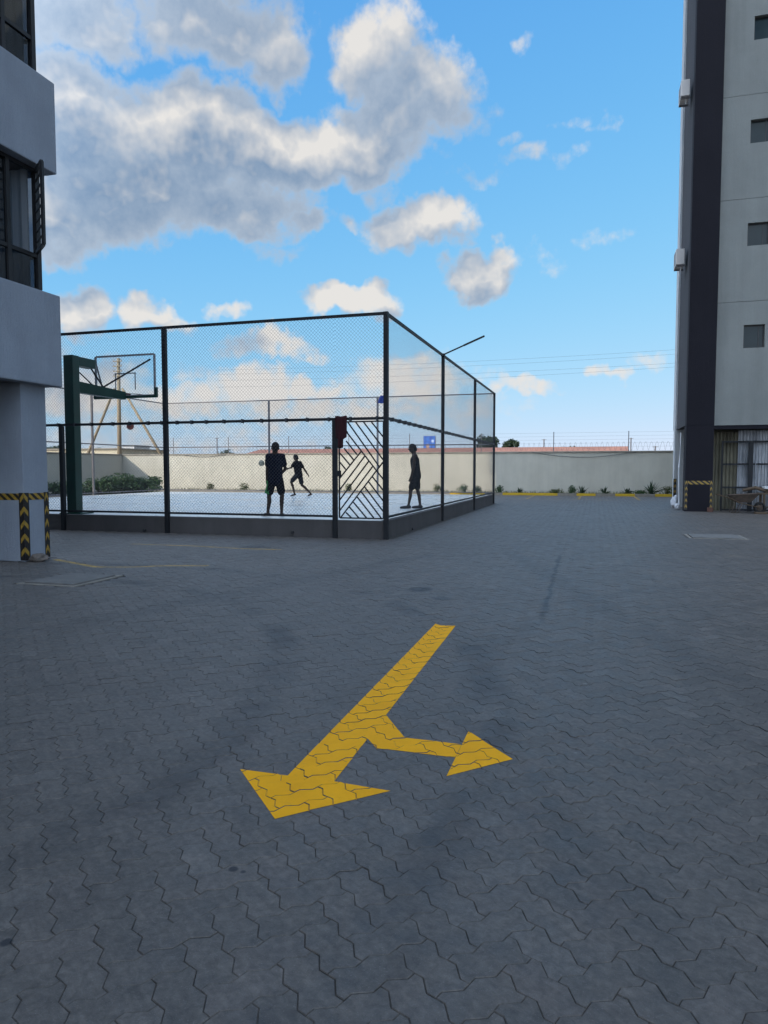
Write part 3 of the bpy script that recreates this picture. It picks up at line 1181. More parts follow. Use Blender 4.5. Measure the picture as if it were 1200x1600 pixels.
def rosette(px, h, n, label, fancy=.05):
    p = on_y(px, 770, KERB_Y + .75 + random.uniform(-.2, .3))
    p.z = .08
    m = MB()
    leaf_blades(m, p, n, h, fancy, .05, .5)
    o = thing('spiky_plant', label, 'plant', p, group='plants in the bed along the far wall')
    m.build('leaves', 'leaf_agave', o)
    MB().tube([p, p + Vector((0, 0, .12))], [.04, .025], 6).build('stem', 'bark', o)


def tuft(px, h, w, label, mat='leaf'):
    p = on_y(px, 770, KERB_Y + .7 + random.uniform(-.2, .3))
    p.z = .08
    o = thing('low_shrub', label, 'shrub', p, group='plants in the bed along the far wall')
    m = MB()
    bl = [(p.x + random.uniform(-w, w) * .6, p.y + random.uniform(-.15, .15), p.z + h * random.uniform(.4, .6), w * random.uniform(.5, .8), .25, h * .5) for _ in range(4)]
    leaf_mass(m, bl, 260, .055)
    m.build('leaves', mat, o)
    st = MB()
    for b in bl:
        st.tube([p, (b[0], b[1], b[2])], [.012, .006], 5)
    st.build('stem', 'bark', o)


for px, h, n, lb in ((812, .42, 26, 'small spiky plant, first right of the court fence by the far wall'),
                     (909, .55, 34, 'wide spiky plant above the middle yellow kerb at the far wall'),
                     (945, .52, 30, 'spiky plant left of the big one by the far wall, before the right building'),
                     (979, .50, 30, 'spiky plant next to the tallest one along the far wall'),
                     (1018, .88, 44, 'tallest spiky plant along the far wall, near the right building')):
    rosette(px, h, n, lb)
for px, h, w, lb, mt in ((780, .45, .30, 'small green shrub right beside the court corner at the far wall', 'leaf'),
                         (868, .30, .35, 'low weedy shrub left of the wide spiky plant at the far wall', 'grass'),
                         (892, .45, .32, 'round green shrub beside the wide spiky plant at the far wall', 'leaf'),
                         (1040, .45, .50, 'yellow green shrub at the foot of the right building by the wall', 'grass'),
                         (1000, .25, .40, 'low shrub between the two spiky plants nearest the right building', 'leaf'),
                         (722, .55, .30, 'small shrub seen through the right court fence, second from its end', 'leaf'),
                         (682, .50, .28, 'small shrub by the far wall behind the walking person', 'grass'),
                         (746, .42, .30, 'small shrub seen through the last bay of the right court fence', 'leaf'),
                         (545, .50, .30, 'weedy shrub by the far wall behind the gate bars', 'grass'),
                         (382, .55, .35, 'weedy shrub by the far wall left of the standing person', 'grass'),
                         (325, .50, .40, 'weedy shrub by the far wall between hoop and standing person', 'grass')):
    tuft(px, h, w, lb, mt)
wd = MB()
for i in range(2600):
    x = random.uniform(-27, 5)
    y = random.uniform(KERB_Y + .2, WALL_Y - .05)
    L = random.uniform(.06, .22)
    a = random.uniform(0, PI)
    s = Vector((math.cos(a), math.sin(a), 0)) * .012
    b = Vector((x, y, .08))
    wd.add([b - s, b + s, b + Vector((random.uniform(-.06, .06), random.uniform(-.06, .06), L))], [(0, 1, 2)])
wd.build('weeds', 'grass', loc=(-10, KERB_Y + 1, .08), kind='stuff')['label'] = 'thin green weeds growing in the bed along the wall'

# big leafy mass in the corner behind the hoop: four bushes
for k, (px, py, Y, rx, ry, lb) in enumerate(((112, 760, 34.0, 1.5, .55, 'low leafy bush at left behind the green hoop post'),
                                             (160, 754, 35.5, 1.3, .70, 'dark broad leafed bush just right of the green hoop post'),
                                             (196, 748, 36.5, 1.3, .90, 'tallest broad leafed bush in the wall corner behind the hoop'),
                                             (234, 752, 37.5, 1.1, .72, 'broad leafed bush at the right end of the corner bushes'))):
    p = on_y(px, py, Y)
    o = thing('leafy_bush', lb, 'bush', (p.x, p.y, 0), group='bushes in the wall corner behind the hoop')
    m = MB()
    bl = []
    for _ in range(9):
        bl.append((p.x + random.uniform(-1, 1) * rx * .8, p.y + random.uniform(-.8, .8), random.uniform(.25, .8) * (p.z + .25) * 1.0, rx * .42, .5, .36))
    for b in bl:
        pass
    leaf_mass(m, bl, 1100, .11)
    m.build('leaves', 'leaf', o)
    st = MB()
    for b in bl:
        st.tube([(p.x + (b[0] - p.x) * .3, p.y, 0), (b[0], b[1], b[2])], [.025, .01], 5)
    st.build('stems', 'bark', o)

# ------------------------------------------------------------------ court
MB().box(CX0, CX1 - .2, CY0 + .2, CY1, -.05, CZ).build('court_floor', 'court', kind='structure')
pl = thing('court_plinth', 'low dark grey rendered wall carrying the court fence', 'low wall', (-9, CY0, 0))
MB().box(CX0, CX1 - .02, CY0 + .02, CY0 + .197, -.05, .372, .008).build('front_wall', 'plinth', pl)
MB().box(CX1 - .197, CX1 - .02, CY0 + .2, CY1 + .05, -.05, .372, .008).build('side_wall', 'plinth', pl)
for px, py in ((226, 829), (457, 832)):
    p = on_y(px, py, CY0)
    MB().tube([(p.x, CY0 - .03, p.z), (p.x, CY0 + .06, p.z)], .035, 10).build('drain_outlet', 'pipe', pl)
p = on_x(645, 826, CX1)
MB().tube([(CX1 + .01, p.y, p.z), (CX1 - .08, p.y, p.z)], .035, 10).build('drain_outlet', 'pipe', pl)

ZT, ZM, ZB = 4.60, 2.49, .46
PITCH_W = .076


def chain_link(parent, a, b, z0, z1, r=.0023, name='chain_link'):
    """woven wire between two posts: straight diagonals both ways, the two sets either side of the plane"""
    a, b = Vector((a[0], a[1], 0)), Vector((b[0], b[1], 0))
    L = (b - a).length
    d = (b - a) / L
    nrm = Vector((-d.y, d.x, 0))
    H = z1 - z0
    m = MB()
    for sgn in (1, -1):
        k = -H
        while k < L + H:
            # wire from (k, 0) going sideways by sgn * H at top
            pts = []
            s0, t0, s1, t1 = k, 0.0, k + sgn * H, H
            if sgn > 0:
                lo, hi = max(0, -s0), min(H, L - s0)
            else:
                lo, hi = max(0, s0 - L), min(H, s0)
            if hi - lo > .03:
                p0 = a + d * (s0 + sgn * lo) + Vector((0, 0, z0 + lo)) + nrm * (sgn * r * .9)
                p1 = a + d * (s0 + sgn * hi) + Vector((0, 0, z0 + hi)) + nrm * (sgn * r * .9)
                m.tube([p0, p1], r, 3, caps=False)
            k += PITCH_W
    o = m.build(name, 'wire', parent, kind='stuff', fix=False)
    return o


def fence(label, loc, posts, a, b, mat='steel', w=.095, zb0=.0, rail=.055, zbars=None, ties=True):
    o = thing('court_fence', label, 'fence', loc)
    for (x, y, z0, z1) in posts:
        MB().box(x - w / 2, x + w / 2, y - w / 2, y + w / 2, z0, z1, .006).build('post', mat, o)
    a3, b3 = Vector((a[0], a[1], 0)), Vector((b[0], b[1], 0))
    for nm, z, t_ in (('top_rail', ZT, rail), ('middle_rail', ZM, rail), ('bottom_rail', ZB, rail * .8)):
        if nm == 'bottom_rail' and zbars is not None:
            for (s0, s1) in zbars:
                MB().bar((s0[0], s0[1], z), (s1[0], s1[1], z), t_, t_).build(nm, mat, o)
        else:
            MB().bar(a3 + Vector((0, 0, z)), b3 + Vector((0, 0, z)), t_, t_).build(nm, mat, o)
    if ties:
        m = MB()
        L = (b3 - a3).length
        d = (b3 - a3) / L
        s = .4
        while s < L:
            c = a3 + d * s + Vector((0, 0, ZM))
            m.bar(c - d * .018, c + d * .018, rail + .03, rail + .03)
            s += random.uniform(.35, .6)
        m.build('wire_tie', 'wire', o, kind='stuff')
    return o


GX = -5.245
ff = fence('front side of the court fence in dark steel and chain link, with the gate opening', (-9.3, CY0, 0),
           [(CX1, CY0, 0, ZT + .03), (GX, CY0 - .003, 0, ZM - .03), (-9.30, CY0, 0, ZT - .03), (-12.13, CY0 - .003, 0, ZM - .03), (-14.6, CY0, 0, ZT - .03), (CX0, CY0, 0, ZT + .03)],
           (CX0, CY0), (CX1, CY0), zbars=[((CX0, CY0), (GX - .05, CY0))])
for xa, xb, z0 in ((CX0, -14.6, ZB), (-14.6, -9.3, ZB), (-9.3, GX, ZB)):
    chain_link(ff, (xa, CY0), (xb, CY0), z0, ZT)
chain_link(ff, (GX, CY0), (CX1, CY0), ZM, ZT)
rf = fence('right side of the court fence in dark steel and chain link along the road', (CX1, 22, 0),
           [(CX1, 19.6, 0, ZT - .03), (CX1, 25.05, 0, ZT - .03), (CX1, CY1, 0, ZT + .03)], (CX1, CY0 + .05), (CX1, CY1), w=.085)
for ya, yb in ((CY0, 19.6), (19.6, 25.05), (25.05, CY1)):
    chain_link(rf, (CX1, ya), (CX1, yb), ZB, ZT, .0013)
bf = fence('far side of the court fence before the cream wall, with weathered posts', (-12, CY1, 0),
           [(-14.47, CY1, CZ - .01, ZT - .03), (-9.24, CY1, CZ - .01, ZT - .03)], (CX0, CY1), (CX1, CY1), 'steel_weathered', .075, rail=.045, ties=False)
for xa, xb in ((CX0, -14.47), (-14.47, -9.24), (-9.24, CX1)):
    chain_link(bf, (xa, CY1), (xb, CY1), ZB, ZT)
lf = fence('left side of the court fence behind the hoop, with weathered posts', (CX0, 22, 0),
           [(CX0, 19.5, 0, ZT - .03), (CX0, 24.85, 0, ZT - .03), (CX0, CY1, 0, ZT + .03)], (CX0, CY0 + .05), (CX0, CY1), 'steel_weathered', .075, rail=.045, ties=False)
for ya, yb in ((CY0, 19.5), (19.5, 24.85), (24.85, CY1)):
    chain_link(lf, (CX0, ya), (CX0, yb), ZB, ZT)

# gate with slanted bars
gx0, gx1, gz0, gz1 = GX + .095, CX1 - .055, .43, 2.43
gt = thing('gate', 'dark steel gate with slanted bars left of the court corner post', 'gate', ((gx0 + gx1) / 2, CY0, .40))
gw, gh = gx1 - gx0, gz1 - gz0
for nm, a, b in (('stile', (gx0, gz0), (gx0, gz1)), ('stile', (gx1, gz0), (gx1, gz1)), ('rail', (gx0 + .014, gz0), (gx1 - .014, gz0)), ('rail', (gx0 + .014, gz1), (gx1 - .014, gz1))):
    MB().bar((a[0], CY0, a[1]), (b[0], CY0, b[1]), .028, .028).build(nm, 'steel', gt)


def gpt(zx, zy):
    """point of the gate face read from its outline in the photograph"""
    p = on_y(500 + zx * 120 / 835, 630 + zy * 230 / 1600, CY0)
    return p.x, p.z


bars = [((215, 815), (450, 520)), ((215, 940), (490, 570)), ((215, 1050), (530, 630)), ((215, 1165), (570, 690)), ((222, 1265), (685, 640)),
        ((300, 190), (645, 690)), ((295, 320), (690, 830)), ((385, 190), (690, 620)), ((470, 190), (690, 490)), ((555, 190), (690, 370)),
        ((285, 410), (403, 560)), ((262, 490), (365, 615)), ((215, 540), (325, 670)), ((215, 640), (285, 725)),
        ((570, 800), (690, 950)), ((530, 855), (690, 1065)), ((488, 912), (690, 1180)), ((450, 965), (670, 1275)), ((405, 1020), (590, 1275)), ((362, 1075), (510, 1275)), ((322, 1130), (425, 1275)), ((283, 1187), (345, 1275)),
        ((215, 200), (300, 320))]
for k, (a, b) in enumerate(bars):
    pa, pb = gpt(*a), gpt(*b)
    yy = CY0 + (.004 if k < 5 else -.003) + .0004 * (k % 5)
    cl = lambda p: (min(max(p[0], gx0), gx1), min(max(p[1], gz0), gz1))
    pa, pb = cl(pa), cl(pb)
    MB().bar((pa[0], yy, pa[1]), (pb[0], yy, pb[1]), .026, .022, up=(0, 1, 0)).build('slanted_bar', 'steel', gt)
MB().box(gx0 - .03, gx0 + .05, CY0 - .035, CY0 - .017, 1.30, 1.42, .004).build('latch', 'steel', gt)


# maroon jacket hung over the rail by the gate
def cloth(name, label, cat, x0, x1, zt, prof, y, mat, amp=.02):
    m = MB()
    nx_, nz_ = 12, 18
    grid = []
    for side in (-1, 1):
        for j in range(nz_ + 1):
            for i in range(nx_ + 1):
                u, v = i / nx_, j / nz_
                l, r, z = prof(v)
                x = l + (r - l) * u
                wv = amp * math.sin(u * 11 + v * 3) + amp * .6 * math.sin(u * 23 - v * 7)
                grid.append((x, y + side * (.018 + .012 * math.sin(PI * u)) + wv, z + .008 * math.sin(u * 9)))
    n = (nx_ + 1) * (nz_ + 1)
    fs = []
    for side in (0, 1):
        for j in range(nz_):
            for i in range(nx_):
                a = side * n + j * (nx_ + 1) + i
                fs.append((a, a + 1, a + nx_ + 2, a + nx_ + 1))
    for j in range(nz_):
        for i in (0, nx_):
            a = j * (nx_ + 1) + i
            fs.append((a, a + nx_ + 1, n + a + nx_ + 1, n + a))
    for i in range(nx_):
        for j in (0, nz_):
            a = j * (nx_ + 1) + i
            fs.append((a, a + 1, n + a + 1, n + a))
    m.add(grid, fs)
    o = m.build(name, mat, smooth=True, loc=((x0 + x1) / 2, y, zt))
    return tag(o, label, cat)


def jacket(v):
    z = 2.545 - v * .66
    if v < .72:
        return (-5.21 + .01 * v, -4.955 - .02 * v, z)
    return (-5.165 + .01 * v, -5.02 - .03 * v, z)


cloth('hanging_jacket', 'dark maroon jacket hung over the rail beside the gate', 'jacket', -5.21, -4.95, 2.545, jacket, CY0 - .065, 'maroon', .010)
bp = on_y(597, 614, CY1)
cloth('blue_bag', 'small blue cloth hung on the far court fence beside the corner post', 'cloth', bp.x - .15, bp.x + .15, bp.z + .16,
      lambda v: (bp.x - .17 + .12 * (1 - v) ** 2, bp.x + .10 + .06 * v, 4.66 - v * .34), CY1 - .06, 'blue_cloth', .02)

# floodlight arm on the second post of the right fence
fl_ = thing('floodlight', 'slim dark floodlight arm rising from the right court fence', 'light', (CX1, 19.6, ZT))
pa = Vector((CX1, 19.6, ZT + .02))
pb = on_y(757, 525, 19.75)
MB().bar(pa, pa.lerp(pb, .62), .035, .035).build('arm', 'steel', fl_)
MB().bar(pa.lerp(pb, .50), pb, .12, .032).build('lamp_head', 'steel', fl_)
MB().box(CX1 - .05, CX1 + .05, 19.54, 19.66, ZT - .028, ZT + .05, .005).build('bracket', 'steel', fl_)


# ------------------------------------------------------------------ basketball hoop
HX, HY = -12.16, 14.42
BXc, BY_ = -11.86, 16.05
hp = thing('basketball_hoop', 'green basketball stand with clear backboard behind the court fence', 'basketball hoop', (HX, HY, CZ))
MB().box(HX - .135, HX + .135, HY - .12, HY + .12, CZ + .03, 4.18, .02).build('post', 'green', hp)
MB().box(HX - .30, HX + .30, HY - .19, HY + .30, CZ, CZ + .03, .004).build('base_plate', 'green', hp)
cap = MB().box(HX - .13, HX + .13, HY + .121, HY + .72, 3.95, 4.17, .02).build('top_arm', 'green', hp)
a_, b_ = Vector((HX + .02, HY + .12, 3.44)), Vector((BXc, BY_ - .06, 3.36))
m = MB()
d_ = (b_ - a_).normalized()
s_ = d_.cross(Vector((0, 0, 1))).normalized()
vs_ = []
for p_, w_, h_ in ((a_, .20, .27), (b_, .14, .20)):
    for i_, j_ in ((-1, -1), (1, -1), (1, 1), (-1, 1)):
        vs_.append(p_ + s_ * i_ * w_ / 2 + Vector((0, 0, j_ * h_ / 2)))
m.add(vs_, [(3, 2, 1, 0), (4, 5, 6, 7), (0, 1, 5, 4), (1, 2, 6, 5), (2, 3, 7, 6), (3, 0, 4, 7)])
m.build('arm', 'green', hp)
x0_, x1_, z0_, z1_ = BXc - .90, BXc + .90, 3.36, 4.41
bd = MB().box(x0_, x1_, BY_ - .008, BY_ + .008, z0_, z1_).build('backboard', 'acrylic', hp)
for nm, a, b in (('board_frame', (x0_, z0_), (x0_, z1_)), ('board_frame', (x1_, z0_), (x1_, z1_)), ('board_frame', (x0_ + .02, z1_), (x1_ - .02, z1_)), ('board_frame', (x0_ + .02, z0_), (x1_ - .02, z0_))):
    MB().bar((a[0], BY_, a[1]), (b[0], BY_, b[1]), .045, .045).build(nm, 'silver', bd)
for a, b in (((x0_ - .0, z0_ - .03), (x1_ + .0, z0_ - .03)), ((x0_ - .035, z0_ - .06), (x0_ - .035, z0_ + .20)), ((x1_ + .035, z0_ - .06), (x1_ + .035, z0_ + .20))):
    MB().bar((a[0], BY_, a[1]), (b[0], BY_, b[1]), .07, .06).build('edge_padding', 'green', bd)
sq = MB()
for a, b in (((-.30, 3.52), (-.30, 3.95)), ((.30, 3.52), (.30, 3.95)), ((-.325, 3.95), (.325, 3.95))):
    sq.bar((BXc + a[0], BY_ + .012, a[1]), (BXc + b[0], BY_ + .012, b[1]), .028, .006, up=(0, 1, 0))
sq.build('target_square', 'silver', bd)
for a, b, r in (((HX, HY + .66, 4.0), (HX + .18, BY_ - .72, 3.52), .022), ((HX + .05, HY + .12, 3.85), (HX + .10, HY + .60, 3.55), .016),
                ((BXc - .12, BY_ - .75, 3.50), (x1_ - .10, BY_ - .03, 4.28), .024), ((BXc - .12, BY_ - .75, 3.50), (x0_ + .02, BY_ - .03, 4.28), .022)):
    MB().tube([a, b], r, 6).build('brace', 'steel', hp)
ring_pts = [(BXc + .23 * math.cos(2 * PI * k / 28), BY_ + .36 + .23 * math.sin(2 * PI * k / 28), 3.43) for k in range(28)]
rm = MB().tube(ring_pts, .010, 6, closed=True).build('rim', 'rim', hp)
MB().box(BXc - .06, BXc + .06, BY_ + .012, BY_ + .14, 3.40, 3.44).build('rim_bracket', 'rim', rm)


def ball(name, px, py, depth, r, mat, label, seam):
    d = ray(px, py)
    p = Vector((0, 0, CAMH)) + d * depth
    o = thing(name, label, 'ball', (p.x, p.y, p.z - r))
    MB().ellipsoid(p, (r, r, r), 24, 16).build('shell', mat, o, True)
    m = MB()
    for axis in (Vector((1, 0, 0)), Vector((0, 1, 0)), Vector((.3, .2, 1)).normalized()):
        s = axis.orthogonal().normalized()
        t = axis.cross(s)
        m.tube([p + (s * math.cos(2 * PI * k / 24) + t * math.sin(2 * PI * k / 24)) * r * .995 for k in range(24)], r * .035, 4, closed=True)
    m.build('seam', seam, o)


ball('basketball', 203.5, 666, 24.0, .122, 'ball', 'red brown basketball in the air below the hoop', 'rubber')
ball('football', 408.5, 723.5, 27.0, .112, 'ballw', 'pale football in the air left of the standing person', 'rubber')


# ------------------------------------------------------------------ people
def capsule(bm, a, ra, b, rb, n=12):
    a, b = Vector(a), Vector(b)
    d = b - a
    L = d.length
    if L < 1e-5:
        d = Vector((0, 0, 1))
    q_ = d.to_track_quat('Z', 'Y').to_matrix()
    prof = []
    for k in range(5):
        t = -PI / 2 + PI / 2 * k / 4
        prof.append((math.cos(t) * ra, math.sin(t) * ra))
    for k in range(5):
        t = PI / 2 * k / 4
        prof.append((math.cos(t) * rb, L + math.sin(t) * rb))
    rings = []
    for r_, z_ in prof:
        rings.append([bm.verts.new(a + q_ @ Vector((max(r_, 1e-4) * math.cos(2 * PI * i / n), max(r_, 1e-4) * math.sin(2 * PI * i / n), z_))) for i in range(n)])
    for r0, r1 in zip(rings, rings[1:]):
        for i in range(n):
            bm.faces.new((r0[i], r0[(i + 1) % n], r1[(i + 1) % n], r1[i]))
    bm.faces.new(list(reversed(rings[0])))
    bm.faces.new(rings[-1])


def ellip(bm, c, r, rot=None):
    res = bmesh.ops.create_uvsphere(bm, u_segments=16, v_segments=10, radius=1)
    for v in res['verts']:
        p = Vector((v.co.x * r[0], v.co.y * r[1], v.co.z * r[2]))
        if rot is not None:
            p = rot @ p
        v.co = Vector(c) + p


def fused(name, fn, mat, parent, voxel=.012, smooth=3):
    """overlapping tapered volumes fused into one continuous surface"""
    bm = bmesh.new()
    fn(bm)
    me = bpy.data.meshes.new(name)
    bm.to_mesh(me)
    bm.free()
    o = bpy.data.objects.new(name, me)
    COL.objects.link(o)
    md = o.modifiers.new('remesh', 'REMESH')
    md.mode = 'VOXEL'
    md.voxel_size = voxel
    ms = o.modifiers.new('smooth', 'SMOOTH')
    ms.iterations = smooth
    ms.factor = .5
    dg = bpy.context.evaluated_depsgraph_get()
    ev = bpy.data.meshes.new_from_object(o.evaluated_get(dg))
    o.modifiers.clear()
    o.data = ev
    bpy.data.meshes.remove(me)
    ev.name = name
    ev.polygons.foreach_set('use_smooth', [True] * len(ev.polygons))
    ev.materials.clear()
    ev.materials.append(M[mat])
    o.parent = parent
    return o


def hand(bm, wrist, direction, palm_n, side, s=1.0, curl=.5):
    """palm, four unequal curled fingers and a thumb leaving the side of the palm"""
    w = Vector(wrist)
    d = Vector(direction).normalized()
    n = Vector(palm_n)
    n = (n - d * n.dot(d)).normalized()
    x = d.cross(n).normalized() * side
    k = w + d * .085 * s
    for o_ in (-.026, -.009, .009, .026):
        capsule(bm, w + x * o_ * .7 * s, .014 * s, k + x * o_ * s, .0115 * s, 8)
    for o_, L in ((-.028, .070), (-.0095, .080), (.0095, .075), (.028, .060)):
        p = k + x * o_ * s
        ang = curl * .6
        for seg_, f in ((.45, .0098), (.32, .0090), (.23, .0082)):
            dd = d * math.cos(ang) + n * math.sin(ang)
            p2 = p + dd * L * seg_ * s
            capsule(bm, p, f * s, p2, f * .92 * s, 8)
            p = p2
            ang += curl * .8
    p = w + d * .022 * s - x * .030 * s
    p2 = p + (d * .6 - x * .7 + n * .3).normalized() * .036 * s
    p3 = p2 + (d * .9 - x * .1 + n * .4).normalized() * .030 * s
    capsule(bm, p, .0130 * s, p2, .0110 * s, 8)
    capsule(bm, p2, .0110 * s, p3, .0092 * s, 8)


def person(label, loc, J, shirt, shorts, sleeveless=False, shoes=False):
    """J: joints in a frame whose x is to the right of the photo, y away from the camera, z up"""
    o = thing('person', label, 'person', loc, YAW)
    l, rz = Vector(loc), YAW
    J = {k: Vector(v) for k, v in J.items()}
    fwd = J['face'].normalized()
    upv = (J['head'] - J['neck']).normalized()
    side = fwd.cross(upv).normalized()                       # the person's right
    rot = Matrix((side, fwd, upv)).transposed()
    hc = J['head'] - upv * .028

    def hl(x, y, z):
        return hc + rot @ Vector((x * 1.13, y * 1.13, z * 1.10))

    def body(bm):
        ellip(bm, hl(0, -.005, .02), (.084, .104, .108), rot)
        ellip(bm, hl(0, .030, -.045), (.066, .070, .078), rot)
        ellip(bm, hl(0, .055, -.088), (.030, .030, .024), rot)                   # chin
        capsule(bm, hl(0, .090, .012), .010, hl(0, .103, -.024), .016, 8)        # nose
        ellip(bm, hl(0, .086, -.058), (.026, .013, .011), rot)                   # lips
        ellip(bm, hl(0, .076, .034), (.054, .022, .014), rot)                    # brow
        for s in (-1, 1):
            ellip(bm, hl(s * .077, -.008, -.008), (.010, .020, .032), rot)       # ears
        capsule(bm, J['head'] - upv * .05 - fwd * .01, .058, J['neck'] - upv * .03, .066)
        ch = J['neck'].lerp(J['hip'], .34)
        wa = J['neck'].lerp(J['hip'], .72)
        for sh in ('sl', 'sr'):
            capsule(bm, J['neck'] - upv * .04, .058, J[sh], .056)
            capsule(bm, J[sh], .060, ch.lerp(J[sh], .25), .085)
        capsule(bm, ch, .118, wa, .100)
        capsule(bm, wa, .100, J['hip'], .118)
        for hp_ in ('hl', 'hr'):
            capsule(bm, J['hip'], .100, J[hp_], .085)
        for s_, e_, h_ in (('sl', 'el', 'wl'), ('sr', 'er', 'wr')):
            capsule(bm, J[s_], .050, J[e_], .037)
            capsule(bm, J[e_], .038, J[e_].lerp(J[h_], .35), .038)
            capsule(bm, J[e_].lerp(J[h_], .35), .037, J[h_], .025)
        for h_, k_, a_, t_ in (('hl', 'kl', 'al', 'tl'), ('hr', 'kr', 'ar', 'tr')):
            capsule(bm, J[h_], .082, J[k_], .052)
            calf = J[k_].lerp(J[a_], .32)
            shin = (J[a_] - J[k_]).normalized()
            tdir = (J[t_] - J[a_])
            tdir.z = 0
            back = -tdir.normalized() * .018 if tdir.length > 0 else Vector((0, 0, 0))
            capsule(bm, J[k_], .050, calf + back, .052)
            capsule(bm, calf + back, .051, J[a_], .033)
            heel = J[a_] + back * 2.0 + Vector((0, 0, -.04))
            capsule(bm, J[a_], .034, heel, .032)
            capsule(bm, heel, .032, J[t_].lerp(heel, .35), .036)
            capsule(bm, J[t_].lerp(heel, .35), .036, J[t_], .020)
        for w_, e_, sd in (('wl', 'el', -1), ('wr', 'er', 1)):
            dd = J[w_] - J[e_]
            pn = fwd * .5 - side * sd
            hand(bm, J[w_], dd, pn, sd, 1.0, .55)

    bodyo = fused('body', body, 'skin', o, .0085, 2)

    def hair(bm):
        ellip(bm, hl(0, -.014, .038), (.091, .105, .101), rot)
        ellip(bm, hl(0, -.045, -.005), (.080, .068, .083), rot)
    fused('hair', hair, 'hair', o, .011, 2)
    for s in (-1, 1):
        e = MB()
        c = hl(s * .030, .083, .012)
        e.ellipsoid(c, (.011, .011, .011), 10, 6)
        mesh = e.mesh('eye')
        mesh.materials.append(M['eye'])
        eo = bpy.data.objects.new('eye', mesh)
        COL.objects.link(eo)
        eo.parent = o

    def top(bm):
        ch = J['neck'].lerp(J['hip'], .34)
        wa = J['neck'].lerp(J['hip'], .72)
        hem = J['neck'].lerp(J['hip'], 1.06)
        for sh, el_ in (('sl', 'el'), ('sr', 'er')):
            sk = J[sh].lerp(J[el_], .62)
            if not sleeveless:
                capsule(bm, J['neck'] - upv * .070, .072, J[sh], .074)
                capsule(bm, J[sh], .069, sk, .068)
            else:
                capsule(bm, J['neck'] - upv * .085, .060, J['neck'].lerp(J[sh], .7) - upv * .035, .055)
            capsule(bm, J[sh] - upv * .05, .055, ch.lerp(J[sh], .25), .10)
        tside = (J['sr'] - J['sl']).normalized() * .045
        for o_ in (-1, 1):
            capsule(bm, J['neck'] - upv * .11 + tside * o_ * 1.6, .085, ch + tside * o_, .125)
            capsule(bm, ch + tside * o_, .128, wa + tside * o_, .124)
            capsule(bm, wa + tside * o_, .124, hem + tside * o_, .130)
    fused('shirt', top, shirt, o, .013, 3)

    def bottoms(bm):
        capsule(bm, J['neck'].lerp(J['hip'], .88), .112, J['hip'], .126)
        for h_, k_ in (('hl', 'kl'), ('hr', 'kr')):
            capsule(bm, J['hip'], .108, J[h_], .103)
            capsule(bm, J[h_], .104, J[h_].lerp(J[k_], .74), .094)
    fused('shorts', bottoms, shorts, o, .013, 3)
    if shoes:
        for a_, t_ in (('al', 'tl'), ('ar', 'tr')):
            def shoe(bm, a_=a_, t_=t_):
                td = (J[t_] - J[a_])
                td.z = 0
                back = -td.normalized() * .035
                heel = J[a_] + back + Vector((0, 0, -.045))
                capsule(bm, J[a_] + Vector((0, 0, -.005)), .044, heel, .042)
                capsule(bm, heel, .043, J[t_].lerp(heel, .35), .046)
                capsule(bm, J[t_].lerp(heel, .35), .046, J[t_] + td.normalized() * .02, .032)
            so_ = fused('shoe', shoe, 'shoe', o, .011, 2)
    return o


def court_point(px, py):
    p = on_z(px, py, CZ)
    return (p.x, p.y, CZ)


# standing, seen from behind
pA = court_point(431, 806.5)
person('person standing with back to us in dark shirt and shorts behind the fence', pA, dict(
    head=(0, .01, 1.595), neck=(-.005, 0, 1.455), face=(-.25, 1, -.06), hip=(-.005, 0, .86),
    sl=(-.160, 0, 1.375), el=(-.185, -.02, 1.085), wl=(-.205, .03, .84), sr=(.160, 0, 1.375), er=(.225, .04, 1.09), wr=(.110, .20, .98),
    hl=(-.085, 0, .84), kl=(-.155, .015, .475), al=(-.185, 0, .085), tl=(-.325, .07, .025),
    hr=(.080, 0, .84), kr=(.145, .02, .475), ar=(.135, -.01, .085), tr=(.155, .17, .025)), 'cloth_dark', 'cloth_black')
rgt = Vector(_r)
aw = Vector((-math.sin(YAW), math.cos(YAW), 0))
hc_ = Vector(pA) + rgt * -.180 + aw * .0 + Vector((0, 0, .80))


def towel_mesh():
    m = MB()
    nx_, nz_ = 6, 12
    vs_, fs_ = [], []
    for sgn in (-1, 1):
        for j in range(nz_ + 1):
            for i in range(nx_ + 1):
                u, v = i / nx_, j / nz_
                wdt = .05 + .05 * v
                p = hc_ + rgt * ((u - .5) * wdt + .012 * math.sin(v * 5)) + aw * (sgn * .012 - .06 + .012 * math.sin(u * 9 + v * 4)) + Vector((0, 0, .02 - v * .30 + .012 * math.sin(u * 6)))
                vs_.append(p)
    n = (nx_ + 1) * (nz_ + 1)
    for s in (0, 1):
        for j in range(nz_):
            for i in range(nx_):
                a = s * n + j * (nx_ + 1) + i
                fs_.append((a, a + 1, a + nx_ + 2, a + nx_ + 1))
    for j in range(nz_):
        for i in (0, nx_):
            a = j * (nx_ + 1) + i
            fs_.append((a, a + nx_ + 1, n + a + nx_ + 1, n + a))
    for i in range(nx_):
        for j in (0, nz_):
            a = j * (nx_ + 1) + i
            fs_.append((a, a + 1, n + a + 1, n + a))
    m.add(vs_, fs_)
    return m


tag(towel_mesh().build('green_cloth', 'cloth_green', smooth=True, loc=hc_), 'bright green cloth held by the standing person', 'cloth')

